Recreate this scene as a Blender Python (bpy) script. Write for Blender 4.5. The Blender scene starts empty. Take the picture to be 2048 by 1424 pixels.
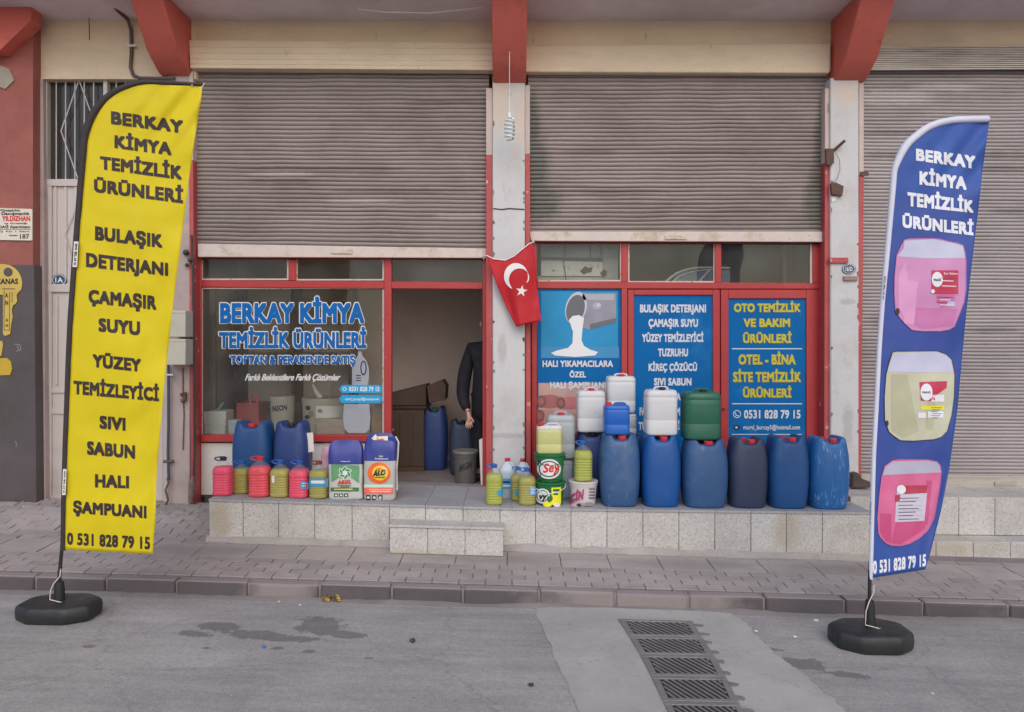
import bpy, bmesh, math, random
from mathutils import Vector, noise as mnoise
R = math.radians
random.seed(7)
SC = bpy.context.scene
COL = SC.collection

# ------------------------------------------------------------------ camera, sky, sun, exposure
F = 1500.0            # focal length in pixels of a 2048 px wide picture
CAMY, CAMZ = -7.3, 1.9
PITCH = math.atan((712 - 690) / F)
cam = bpy.data.cameras.new('camera')
cam.sensor_width = 36.0
cam.lens = F / 2048 * 36.0
cam.clip_start, cam.clip_end = 0.05, 500
camo = bpy.data.objects.new('camera', cam)
camo.location = (0, CAMY, CAMZ)
camo.rotation_euler = (R(90) - PITCH, 0, 0)
COL.objects.link(camo)
SC.camera = camo

SUN_EL = R(36)      # the sky is veiled: one very soft sun high behind the camera
wd = bpy.data.worlds.new('World'); SC.world = wd; wd.use_nodes = True
nt = wd.node_tree
sky = nt.nodes.new('ShaderNodeTexSky'); sky.sky_type = 'NISHITA'; sky.sun_disc = False
sky.sun_elevation = SUN_EL; sky.sun_rotation = R(162)
sky.dust_density = 2.0; sky.air_density = 1.0; sky.ozone_density = 1.0
bg = nt.nodes['Background']; bg.inputs['Strength'].default_value = 0.125
nt.links.new(sky.outputs[0], bg.inputs['Color'])
sun = bpy.data.lights.new('sun', 'SUN'); sun.energy = 0.9; sun.angle = R(50); sun.color = (0.95, 0.97, 1.0)
suno = bpy.data.objects.new('sun', sun); COL.objects.link(suno)
suno.rotation_euler = (R(48), 0, R(-18))
SC.view_settings.view_transform = 'Standard'; SC.view_settings.look = 'None'
SC.view_settings.exposure = 0.30; SC.view_settings.gamma = 1.0
SC.render.engine = 'CYCLES'
SC.cycles.max_bounces = 8; SC.cycles.diffuse_bounces = 4; SC.cycles.glossy_bounces = 3
SC.cycles.transparent_max_bounces = 24; SC.cycles.transmission_bounces = 6
SC.cycles.caustics_reflective = False; SC.cycles.caustics_refractive = False
SC.cycles.use_denoising = True

# ------------------------------------------------------------------ measuring helpers
CP, SP = math.cos(PITCH), math.sin(PITCH)
def ray(px, py):
    a = (px - 1024) / F; b = (712 - py) / F
    return Vector((a, CP + b * SP, -SP + b * CP))
def W(px, py, Y):
    d = ray(px, py); t = (Y - CAMY) / d.y
    return Vector((d.x * t, Y, CAMZ + d.z * t))
def G(px, py, z0=0.0, sx=-0.029):
    d = ray(px, py); t = (z0 - CAMZ) / (d.z - sx * d.x)
    return Vector((d.x * t, CAMY + d.y * t, CAMZ + d.z * t))
def road_z(x): return -0.029 * x
def clamp(v, a=0.0, b=1.0): return max(a, min(b, v))
def sstep(a, b, v):
    t = clamp((v - a) / (b - a)); return t * t * (3 - 2 * t)
KERB_Y = -1.85
def side_z(x, y):
    z = 0.105 - 0.029 * x + 0.042 * clamp((y - KERB_Y) / 0.95, 0, 1.4)
    return z + 0.10 * sstep(-1.0, 0.0, y) * sstep(-2.2, -3.0, x)
def top_z(x): return 0.508 - (0.030 if x < 0 else 0.012) * x      # the tiled top of the plinth
def lerp(a, b, t): return a + (b - a) * t
def table(tab, v):
    if v <= tab[0][0]: return tab[0][1]
    for (a, b), (c, d) in zip(tab, tab[1:]):
        if v <= c: return b + (d - b) * (v - a) / (c - a)
    return tab[-1][1]
def S(r, g, b, k=1.2):
    def l(c):
        c /= 255.0
        return c / 12.92 if c <= 0.04045 else ((c + 0.055) / 1.055) ** 2.4
    return tuple(min(0.9, l(c) * k) for c in (r, g, b))

# ------------------------------------------------------------------ mesh helpers
XF = {}
class MB:
    def __init__(s): s.v = []; s.f = []; s.m = []
    def add(s, vs, fs, mi=0):
        o = len(s.v); s.v += [Vector(v) for v in vs]
        for f in fs: s.f.append([i + o for i in f]); s.m.append(mi)
        return s
    def hexa(s, a, b, mi=0):
        """a, b: matching loops of four corners"""
        n = len(a)
        fs = [list(range(n))[::-1], list(range(n, 2 * n))]
        fs += [[i, (i + 1) % n, n + (i + 1) % n, n + i] for i in range(n)]
        return s.add(list(a) + list(b), fs, mi)
    def box(s, x0, x1, y0, y1, z0, z1, mi=0):
        return s.hexa([(x0, y0, z0), (x1, y0, z0), (x1, y1, z0), (x0, y1, z0)],
                      [(x0, y0, z1), (x1, y0, z1), (x1, y1, z1), (x0, y1, z1)], mi)
    def pq(s, pts, Yf, Yb, mi=0):
        """polygon given where it shows on plane Yf, carried straight back to Yb"""
        a = [W(x, y, Yf) for x, y in pts]
        return s.hexa([Vector((p.x, Yb, p.z)) for p in a][::-1], a[::-1], mi)
    def pb(s, x0, y0, x1, y1, Yf, Yb, mi=0, sl=0.0):
        d = sl * (x1 - x0)
        return s.pq([(x0, y0), (x1, y0 + d), (x1, y1 + d), (x0, y1)], Yf, Yb, mi)
    def loft(s, rings, cap=(1, 1), mi=0, closed=True):
        n = len(rings[0]); vs = [p for r in rings for p in r]; fs = []
        for k in range(len(rings) - 1):
            for i in range(n if closed else n - 1):
                j = (i + 1) % n
                fs.append([k * n + i, k * n + j, (k + 1) * n + j, (k + 1) * n + i])
        if cap[0]: fs.append(list(range(n))[::-1])
        if cap[1]: fs.append([(len(rings) - 1) * n + i for i in range(n)])
        return s.add(vs, fs, mi)
    def tube(s, pts, r, n=8, mi=0):
        pts = [Vector(p) for p in pts]; rings = []
        rs = r if isinstance(r, (list, tuple)) else [r] * len(pts)
        u = None
        for i, p in enumerate(pts):
            t = (pts[min(i + 1, len(pts) - 1)] - pts[max(i - 1, 0)])
            if t.length < 1e-9: t = Vector((0, 0, 1))
            t.normalize()
            if u is None:
                u = t.orthogonal().normalized()
            u = (u - t * u.dot(t)).normalized(); w = t.cross(u)
            rings.append([p + (u * math.cos(2 * math.pi * k / n) + w * math.sin(2 * math.pi * k / n)) * rs[i] for k in range(n)])
        return s.loft(rings, (1, 1), mi)
    def lathe(s, prof, c=(0, 0, 0), n=32, mi=0, caps=(1, 1)):
        c = Vector(c)
        rings = [[c + Vector((r * math.cos(2 * math.pi * k / n), r * math.sin(2 * math.pi * k / n), z)) for k in range(n)] for z, r in prof]
        return s.loft(rings, caps, mi)
    def cyl(s, a, b, r, n=16, mi=0): return s.tube([a, b], r, n, mi)
    def build(s, name, mats, parent=None, smooth=35, bevel=0.0, fix=True):
        me = bpy.data.meshes.new(name)
        vs = s.v
        if parent is not None:
            loc, sc = XF.get(parent.name, (Vector((0, 0, 0)), Vector((1, 1, 1))))
            vs = [Vector(((v.x - loc.x) / sc.x, (v.y - loc.y) / sc.y, (v.z - loc.z) / sc.z)) for v in vs]
        me.from_pydata([tuple(v) for v in vs], [], s.f)
        if not isinstance(mats, (list, tuple)): mats = [mats]
        for m in mats: me.materials.append(m)
        for p, mi in zip(me.polygons, s.m): p.material_index = mi
        if fix:
            bm = bmesh.new(); bm.from_mesh(me)
            bmesh.ops.recalc_face_normals(bm, faces=bm.faces); bm.to_mesh(me); bm.free()
        if smooth:
            me.polygons.foreach_set('use_smooth', [True] * len(me.polygons))
            me.set_sharp_from_angle(angle=R(smooth))
        me.update()
        o = bpy.data.objects.new(name, me); COL.objects.link(o)
        if parent is not None:
            o.parent = parent
            XF[o.name] = XF.get(parent.name, (Vector((0, 0, 0)), Vector((1, 1, 1))))
        if bevel:
            b = o.modifiers.new('bevel', 'BEVEL'); b.width = bevel; b.segments = 2; b.limit_method = 'ANGLE'
            b.angle_limit = R(50); b.harden_normals = False
        return o

def tag(o, label=None, cat=None, group=None, kind=None):
    if label: o['label'] = label
    if cat: o['category'] = cat
    if group: o['group'] = group
    if kind: o['kind'] = kind
    return o
def thing(name, label, cat, loc=(0, 0, 0), group=None):
    o = bpy.data.objects.new(name, None); o.empty_display_size = 0.1
    COL.objects.link(o); o.location = loc
    XF[o.name] = (Vector(loc), Vector((1, 1, 1)))
    return tag(o, label, cat, group)
def struct(name, mb, mats, **kw):
    return tag(mb.build(name, mats, **kw), kind='structure')
def copy_tree(o, parent=None):
    c = o.copy(); COL.objects.link(c)
    if parent is not None: c.parent = parent
    for ch in list(o.children): copy_tree(ch, c)
    return c
PROTO = {}
def spawn(key, builder, loc, scale, label, cat, group):
    """first call builds the thing with its parts, later calls copy it part by part"""
    if key not in PROTO:
        r = builder(); PROTO[key] = r
    else:
        r = copy_tree(PROTO[key])
    r.location = loc; r.scale = scale
    XF[r.name] = (Vector(loc), Vector(scale))
    for ch in r.children: XF[ch.name] = XF[r.name]
    return tag(r, label, cat, group)
def paint(root, name, mat, idx=0):
    for ch in root.children:
        if ch.name.split('.')[0] == name:
            sl = ch.material_slots[idx]; sl.link = 'OBJECT'; sl.material = mat
        for g in ch.children:
            if g.name.split('.')[0] == name:
                sl = g.material_slots[idx]; sl.link = 'OBJECT'; sl.material = mat
def sup(cx, cy, z, a, b, n=4.0, N=40):
    out = []
    for k in range(N):
        t = 2 * math.pi * k / N; c, s_ = math.cos(t), math.sin(t)
        out.append(Vector((cx + a * math.copysign(abs(c) ** (2 / n), c), cy + b * math.copysign(abs(s_) ** (2 / n), s_), z)))
    return out

# ------------------------------------------------------------------ lettering and prints
_T = {}
def text_mesh(s, bold=0.03, shear=0.0, space=1.0):
    k = (s, bold, shear, space)
    if k in _T: return _T[k]
    c = bpy.data.curves.new('lettering', 'FONT'); c.body = s; c.offset = bold; c.shear = shear
    c.space_character = space; c.resolution_u = 3; c.fill_mode = 'FRONT'
    o = bpy.data.objects.new('lettering', c); COL.objects.link(o)
    dg = bpy.context.evaluated_depsgraph_get(); dg.update()
    me = bpy.data.meshes.new_from_object(o.evaluated_get(dg))
    vs = [(v.co.x, v.co.y) for v in me.vertices]; fs = [list(p.vertices) for p in me.polygons]
    bpy.data.objects.remove(o); bpy.data.curves.remove(c); bpy.data.meshes.remove(me)
    _T[k] = (vs, fs)
    return _T[k]
def cap_h(bold):
    vs, _ = text_mesh('H', bold)
    return min(v[1] for v in vs), max(v[1] for v in vs)
class Print:
    """flat artwork drawn in picture units and laid on a surface by fn(u, v, lift)"""
    def __init__(s): s.b = bmesh.new()
    def _add(s, vs, fs, mi, lay):
        bv = [s.b.verts.new((x, y, lay)) for x, y in vs]
        for f in fs:
            try: fa = s.b.faces.new([bv[i] for i in f]); fa.material_index = mi
            except ValueError: pass
    def text(s, t, x0, x1, q, mi=0, lay=1, bold=0.03, shear=0.0, space=1.0):
        """q: (left top, left bottom, right top, right bottom) of the capitals"""
        if len(q) == 2: q = (q[0], q[1], q[0], q[1])
        base = 0.0; rem = bold * (.72 if any(ch.isdigit() for ch in t) else .9)
        vs, fs = text_mesh(t, base, shear, space + rem * 1.2)
        if not vs: return
        a, b = min(v[0] for v in vs), max(v[0] for v in vs); lo, hi = cap_h(base)
        sh = [(0, 0)] if rem < .002 else [(rem * i, rem * j) for i in (-1, 0, 1) for j in (-1, 0, 1)]
        a -= rem; b += rem; lo -= rem; hi += rem
        for n_, (dx, dy) in enumerate(sh):
            out = []
            for x, y in vs:
                u = (x + dx - a) / (b - a); w = (y + dy - lo) / (hi - lo)
                out.append((lerp(x0, x1, u), lerp(lerp(q[1], q[3], u), lerp(q[0], q[2], u), w)))
            s._add(out, fs, mi, lay + n_ * .03)
    def poly(s, pts, mi=0, lay=1): s._add(pts, [list(range(len(pts)))], mi, lay)
    def rect(s, x0, y0, x1, y1, mi=0, lay=1, sl=0.0):
        d = sl * (x1 - x0); s.poly([(x0, y0), (x1, y0 + d), (x1, y1 + d), (x0, y1)], mi, lay)
    def ell(s, cx, cy, a, b, mi=0, lay=1, n=28, rot=0.0):
        c, d = math.cos(rot), math.sin(rot)
        s.poly([(cx + a * math.cos(t) * c - b * math.sin(t) * d, cy + a * math.cos(t) * d + b * math.sin(t) * c)
                for t in [2 * math.pi * k / n for k in range(n)]], mi, lay)
    def ring(s, cx, cy, a, b, a2, b2, mi=0, lay=1, n=32, t0=0.0, t1=2 * math.pi):
        o = []; 
        for k in range(n + 1):
            t = t0 + (t1 - t0) * k / n
            o += [(cx + a * math.cos(t), cy + b * math.sin(t)), (cx + a2 * math.cos(t), cy + b2 * math.sin(t))]
        s._add(o, [[2 * k, 2 * k + 1, 2 * k + 3, 2 * k + 2] for k in range(n)], mi, lay)
    def line(s, pts, w, mi=0, lay=1):
        for (x0, y0), (x1, y1) in zip(pts, pts[1:]):
            L = math.hypot(x1 - x0, y1 - y0) or 1; nx, ny = -(y1 - y0) / L * w / 2, (x1 - x0) / L * w / 2
            s.poly([(x0 + nx, y0 + ny), (x1 + nx, y1 + ny), (x1 - nx, y1 - ny), (x0 - nx, y0 - ny)], mi, lay)
    def build(s, name, mats, parent, fn, seg=0.0, step=0.0012):
        b = s.b
        if seg:
            bmesh.ops.triangulate(b, faces=[f for f in b.faces if len(f.verts) > 3])
            for _ in range(6):
                lg = [e for e in b.edges if (e.verts[0].co - e.verts[1].co).length > seg]
                if not lg: break
                bmesh.ops.subdivide_edges(b, edges=lg, cuts=1)
                bmesh.ops.triangulate(b, faces=[f for f in b.faces if len(f.verts) > 3])
        mb = MB(); b.verts.index_update()
        mb.v = [fn(v.co.x, v.co.y, v.co.z * step) for v in b.verts]
        for f in b.faces: mb.f.append([v.index for v in f.verts]); mb.m.append(f.material_index)
        b.free()
        return mb.build(name, mats, parent, smooth=60 if seg else 0, fix=False)
def flat(Y): return lambda u, v, l: W(u, v, Y - 0.0015 - l)

# ------------------------------------------------------------------ materials
MATS = {}
def M(name, col, rough=0.6, var=0.10, vs=4.0, bump=0.0, bs=60.0, metal=0.0, spec=0.5, dirt=None, ds=3.0, dlo=0.5, dhi=0.72,
      damt=0.8, stretch=(1, 1, 1), island=0.0, transl=0.0, coat=0.0, alpha=None, tint=None, emit=None):
    if name in MATS: return MATS[name]
    m = bpy.data.materials.new(name); m.use_nodes = True; MATS[name] = m
    t = m.node_tree; N, L = t.nodes, t.links
    p = N['Principled BSDF']; out = N['Material Output']
    tc = N.new('ShaderNodeTexCoord'); oi = N.new('ShaderNodeObjectInfo')
    ad = N.new('ShaderNodeVectorMath'); ad.operation = 'MULTIPLY_ADD'
    ad.inputs[1].default_value = (17, 11, 5)
    L.new(oi.outputs['Random'], ad.inputs[0]); L.new(tc.outputs['Object'], ad.inputs[2])
    mp = N.new('ShaderNodeVectorMath'); mp.operation = 'MULTIPLY'; mp.inputs[1].default_value = stretch
    L.new(ad.outputs[0], mp.inputs[0]); vec = mp.outputs[0]
    def nz(sc, det=6, ro=0.6):
        n = N.new('ShaderNodeTexNoise'); n.inputs['Scale'].default_value = sc; n.inputs['Detail'].default_value = det
        n.inputs['Roughness'].default_value = ro; L.new(vec, n.inputs['Vector']); return n.outputs['Fac']
    def mix(a, b, f, typ='MIX'):
        x = N.new('ShaderNodeMix'); x.data_type = 'RGBA'; x.blend_type = typ
        for sck, val in ((x.inputs[0], f), (x.inputs[6], a), (x.inputs[7], b)):
            if isinstance(val, (int, float)): sck.default_value = val
            elif isinstance(val, tuple): sck.default_value = (*val, 1)
            else: L.new(val, sck)
        return x.outputs[2]
    def rng(v, a, b, c=0.0, d=1.0):
        r = N.new('ShaderNodeMapRange'); r.inputs[1].default_value = a; r.inputs[2].default_value = b
        r.inputs[3].default_value = c; r.inputs[4].default_value = d; L.new(v, r.inputs[0]); return r.outputs[0]
    c = col
    if var:
        lo = tuple(x * (1 - var) for x in col); hi = tuple(min(0.95, x * (1 + var)) for x in col)
        c = mix(lo, hi, rng(nz(vs), 0.3, 0.7))
    if island:
        g = N.new('ShaderNodeNewGeometry')
        hs = N.new('ShaderNodeHueSaturation'); hs.inputs['Saturation'].default_value = 1.0
        L.new(rng(g.outputs['Random Per Island'], 0, 1, 1 - island, 1 + island), hs.inputs['Value'])
        if isinstance(c, tuple): hs.inputs['Color'].default_value = (*c, 1)
        else: L.new(c, hs.inputs['Color'])
        c = hs.outputs[0]
    if dirt is not None:
        ml = N.new('ShaderNodeMath'); ml.operation = 'MULTIPLY'; ml.inputs[1].default_value = damt
        L.new(rng(nz(ds, 9, 0.68), dlo, dhi), ml.inputs[0])
        c = mix(c, dirt, ml.outputs[0])
    bc = p.inputs['Base Color']
    if isinstance(c, tuple): bc.default_value = (*c, 1)
    else: L.new(c, bc)
    p.inputs['Roughness'].default_value = rough; p.inputs['Metallic'].default_value = metal
    p.inputs['Specular IOR Level'].default_value = spec; p.inputs['Coat Weight'].default_value = coat
    if rough > 0.15 and var:
        L.new(rng(nz(vs * 3), 0.3, 0.7, max(0.05, rough - 0.1), min(1, rough + 0.1)), p.inputs['Roughness'])
    if bump:
        b = N.new('ShaderNodeBump'); b.inputs['Strength'].default_value = 1.0; b.inputs['Distance'].default_value = bump
        L.new(nz(bs, 5), b.inputs['Height']); L.new(b.outputs[0], p.inputs['Normal'])
    sh = p.outputs[0]
    if transl:
        tr = N.new('ShaderNodeBsdfTranslucent'); ms = N.new('ShaderNodeMixShader'); ms.inputs[0].default_value = transl
        if isinstance(c, tuple): tr.inputs[0].default_value = (*c, 1)
        else: L.new(c, tr.inputs[0])
        L.new(sh, ms.inputs[1]); L.new(tr.outputs[0], ms.inputs[2]); sh = ms.outputs[0]
    if alpha is not None:
        tp = N.new('ShaderNodeBsdfTransparent'); ms = N.new('ShaderNodeMixShader'); ms.inputs[0].default_value = alpha
        if tint: tp.inputs[0].default_value = (*tint, 1)
        L.new(tp.outputs[0], ms.inputs[1]); L.new(sh, ms.inputs[2]); sh = ms.outputs[0]
    L.new(sh, out.inputs['Surface'])
    return m
def glass_mat(name, ior=1.45, tint=(0.93, 0.95, 0.94), rough=0.01, haze=0.03):
    m = bpy.data.materials.new(name); m.use_nodes = True; t = m.node_tree; N, L = t.nodes, t.links
    N.remove(N['Principled BSDF'])
    tp = N.new('ShaderNodeBsdfTransparent'); tp.inputs[0].default_value = (*tint, 1)
    gl = N.new('ShaderNodeBsdfGlossy'); gl.inputs['Roughness'].default_value = rough
    fr = N.new('ShaderNodeFresnel'); fr.inputs[0].default_value = ior
    ms = N.new('ShaderNodeMixShader'); L.new(fr.outputs[0], ms.inputs[0]); L.new(tp.outputs[0], ms.inputs[1]); L.new(gl.outputs[0], ms.inputs[2])
    df = N.new('ShaderNodeBsdfDiffuse'); df.inputs[0].default_value = (0.7, 0.68, 0.65, 1)
    tc = N.new('ShaderNodeTexCoord'); nz = N.new('ShaderNodeTexNoise'); nz.inputs['Scale'].default_value = 2.5; nz.inputs['Detail'].default_value = 8
    L.new(tc.outputs['Object'], nz.inputs['Vector'])
    mr = N.new('ShaderNodeMapRange'); mr.inputs[1].default_value = 0.35; mr.inputs[2].default_value = 0.75; mr.inputs[3].default_value = haze * 0.4; mr.inputs[4].default_value = haze * 2
    L.new(nz.outputs['Fac'], mr.inputs[0])
    m2 = N.new('ShaderNodeMixShader'); L.new(mr.outputs[0], m2.inputs[0]); L.new(ms.outputs[0], m2.inputs[1]); L.new(df.outputs[0], m2.inputs[2])
    L.new(m2.outputs[0], N['Material Output'].inputs['Surface'])
    MATS[name] = m
    return m

def add_marks(m, marks, col, soft=.35, amt=.7, nscale=7.0, rag=1.6):
    """stains with a shape of their own: list of (centre, radii) in metres, ragged by noise"""
    t = m.node_tree; N, L = t.nodes, t.links; p = N['Principled BSDF']
    src = p.inputs['Base Color'].links[0].from_socket; tc = N.new('ShaderNodeTexCoord'); acc = None
    nz = N.new('ShaderNodeTexNoise'); nz.inputs['Scale'].default_value = nscale; nz.inputs['Detail'].default_value = 7; nz.inputs['Roughness'].default_value = .68
    L.new(tc.outputs['Object'], nz.inputs['Vector'])
    for c, r in marks:
        mp = N.new('ShaderNodeMapping'); mp.vector_type = 'TEXTURE'; mp.inputs['Location'].default_value = tuple(c); mp.inputs['Scale'].default_value = tuple(r)
        L.new(tc.outputs['Object'], mp.inputs['Vector']); ln = N.new('ShaderNodeVectorMath'); ln.operation = 'LENGTH'; L.new(mp.outputs[0], ln.inputs[0])
        if acc is None: acc = ln.outputs['Value']
        else:
            mi = N.new('ShaderNodeMath'); mi.operation = 'MINIMUM'; L.new(acc, mi.inputs[0]); L.new(ln.outputs['Value'], mi.inputs[1]); acc = mi.outputs[0]
    ad = N.new('ShaderNodeMath'); ad.operation = 'MULTIPLY_ADD'; ad.inputs[1].default_value = rag; L.new(nz.outputs['Fac'], ad.inputs[0]); L.new(acc, ad.inputs[2])
    mr = N.new('ShaderNodeMapRange'); e = 1.0 + rag * .5
    mr.inputs[1].default_value = e + soft * .5; mr.inputs[2].default_value = e - soft * .5; mr.inputs[3].default_value = 0; mr.inputs[4].default_value = amt
    L.new(ad.outputs[0], mr.inputs[0]); mx = N.new('ShaderNodeMix'); mx.data_type = 'RGBA'; mx.inputs[7].default_value = (*col, 1)
    L.new(mr.outputs[0], mx.inputs[0]); L.new(src, mx.inputs[6]); L.new(mx.outputs[2], p.inputs['Base Color'])
    return m
def mk(px, py, hw, hh, Y=0.0):
    c = W(px, py, Y); s_ = (Y - CAMY) / F
    return (c, (hw * s_, 10.0, hh * s_))

def add_chips(m, col, scale=20.0, thr=.66, soft=.03, amt=.8, stretch=(1, 1, 1), mask=3.0, mthr=.5):
    """small flakes and scratches scattered where the paint has worn"""
    t = m.node_tree; N, L = t.nodes, t.links; p = N['Principled BSDF']
    lk = p.inputs['Base Color'].links
    tc = N.new('ShaderNodeTexCoord'); oi = N.new('ShaderNodeObjectInfo'); ad = N.new('ShaderNodeVectorMath'); ad.operation = 'MULTIPLY_ADD'; ad.inputs[1].default_value = (31, 7, 13)
    L.new(oi.outputs['Random'], ad.inputs[0]); L.new(tc.outputs['Object'], ad.inputs[2])
    mp = N.new('ShaderNodeVectorMath'); mp.operation = 'MULTIPLY'; mp.inputs[1].default_value = stretch; L.new(ad.outputs[0], mp.inputs[0])
    def nz(v, s_, d): 
        n = N.new('ShaderNodeTexNoise'); n.inputs['Scale'].default_value = s_; n.inputs['Detail'].default_value = d; n.inputs['Roughness'].default_value = .62; L.new(v, n.inputs['Vector']); return n.outputs['Fac']
    def rg(v, lo, hi, top):
        r = N.new('ShaderNodeMapRange'); r.inputs[1].default_value = lo; r.inputs[2].default_value = hi; r.inputs[4].default_value = top; L.new(v, r.inputs[0]); return r.outputs[0]
    f1 = rg(nz(mp.outputs[0], scale, 5), thr, thr + soft, amt); f2 = rg(nz(ad.outputs[0], mask, 3), mthr - .08, mthr + .08, 1.0)
    mu = N.new('ShaderNodeMath'); mu.operation = 'MULTIPLY'; L.new(f1, mu.inputs[0]); L.new(f2, mu.inputs[1])
    mx = N.new('ShaderNodeMix'); mx.data_type = 'RGBA'; mx.inputs[7].default_value = (*col, 1)
    if lk: L.new(lk[0].from_socket, mx.inputs[6])
    else: mx.inputs[6].default_value = p.inputs['Base Color'].default_value
    L.new(mu.outputs[0], mx.inputs[0]); L.new(mx.outputs[2], p.inputs['Base Color'])
    return m
# ------------------------------------------------------------------ base colours
m_white = M('painted plaster', S(196, 194, 194, 1.1), .75, .05, 2, .003, 30, dirt=S(150, 138, 122), ds=2.2, dlo=.52, dhi=.8, damt=.5)
m_beige = M('beige plaster', S(158, 142, 124, 1.35), .8, .08, 2, .003, 40, dirt=S(120, 108, 92), ds=1.2, dlo=.48, dhi=.8, damt=.55, stretch=(.5, 1, 1.5))
m_lint = M('lintel plaster', S(184, 168, 146, 1.6), .8, .08, 2, .003, 40, dirt=S(140, 126, 110), ds=1.2, dlo=.48, dhi=.8, damt=.5, stretch=(.5, 1, 1.5))
m_pinkw = M('pinkish plaster', S(168, 152, 148, 1.15), .8, .08, 2, .003, 40, dirt=S(120, 104, 98), ds=2.5, dlo=.5, dhi=.75, damt=.6)
m_ceil = M('slab plaster', S(176, 166, 168, 1.75), .85, .10, 1.2, .003, 30, dirt=S(146, 140, 140, 1.6), ds=.9, dlo=.45, dhi=.75, damt=.6)
m_redb = M('red beam paint', S(184, 92, 80, 1.3), .7, .08, 3, .002, 30, dirt=S(130, 70, 62), ds=3, dlo=.5, dhi=.8, damt=.5)
m_red = M('red gloss paint', S(172, 52, 54, 1.05), .42, .08, 4, .0006, 30, dirt=S(120, 48, 48), ds=4, dlo=.55, dhi=.8, damt=.5)
m_redold = M('chipped red paint', S(170, 72, 72, 1.1), .5, .12, 5, .001, 40, dirt=S(205, 180, 174), ds=9, dlo=.64, dhi=.68, damt=.8)
m_shut = M('shutter steel', S(136, 124, 120, 1.2), .5, .10, 1.3, 0, metal=0.1, dirt=S(96, 84, 80), ds=1.6, dlo=.46, dhi=.74, damt=.6, stretch=(.6, 1, 1.2))
m_shut2 = M('grey shutter steel', S(154, 146, 146, 1.25), .5, .08, 1.3, 0, metal=0.1, dirt=S(116, 106, 104), ds=1.4, dlo=.48, dhi=.76, damt=.55, stretch=(.5, 1, 1.2))
m_shutw = M('bare shutter steel', S(176, 168, 160, 1.1), .42, .12, 2, 0, metal=0.3, dirt=S(120, 110, 104), ds=3, dlo=.45, dhi=.7, damt=.7, stretch=(.3, 1, 3))
m_rail = M('worn white rail', S(200, 186, 178, 1.15), .55, .1, 4, .001, 40, dirt=S(150, 138, 100), ds=4, dlo=.5, dhi=.66, damt=.75)
m_cream = M('cream guide paint', S(190, 172, 164, 1.1), .6, .08, 5, .001, 30, dirt=S(110, 85, 78), ds=6, dlo=.6, dhi=.68, damt=.7)
m_inwall = M('interior wall', S(186, 168, 160, 1.35), .9, .08, 1.5, dirt=S(140, 124, 116), ds=1.5, dlo=.5, dhi=.75, damt=.5)
m_infloor = M('interior floor', S(150, 138, 132, 1), .5, .15, 3, dirt=S(70, 60, 56), ds=3)
m_black = M('black rubber', (.018, .018, .02), .55, .2, 8, .0008, 120)
m_dark = M('dark iron', (.05, .042, .04), .55, .2, 8, .0006, 80)
m_rust = M('rusty iron', S(92, 66, 58), .8, .2, 10, .001, 90, dirt=S(60, 45, 42), ds=12)
m_pw = M('white print', S(225, 222, 220, 1.05), .45, 0)
m_glass = glass_mat('window glass', ior=1.33, haze=.03)
m_cover = M('white wall tile', S(205, 200, 194, 1.15), .3, .05, 3, dirt=S(150, 138, 128), ds=4, dlo=.55, dhi=.72, damt=.6)

add_chips(m_red, S(206, 176, 168), 34, .69, .03, .7, (1, 1, 1), 3, .56); add_chips(m_red, S(110, 44, 46), 12, .62, .08, .5)
add_chips(m_redb, S(150, 120, 108), 26, .68, .03, .6, (1, 1, 1), 2.5, .54); add_chips(m_redb, S(120, 62, 54), 6, .58, .12, .5)
add_chips(m_white, S(140, 128, 120), 38, .70, .02, .8, (1, 1, 1), 3, .55); add_chips(m_white, S(168, 160, 152), 9, .60, .1, .5, (1, 1, .4))
add_chips(m_lint, S(140, 126, 112), 16, .64, .06, .5, (1, 1, .3), 2, .5); add_chips(m_rail, S(120, 96, 84), 30, .66, .03, .7)
add_chips(m_pinkw, S(130, 112, 104), 22, .66, .04, .6); add_chips(m_redold, S(120, 70, 62), 18, .62, .05, .6)
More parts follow.
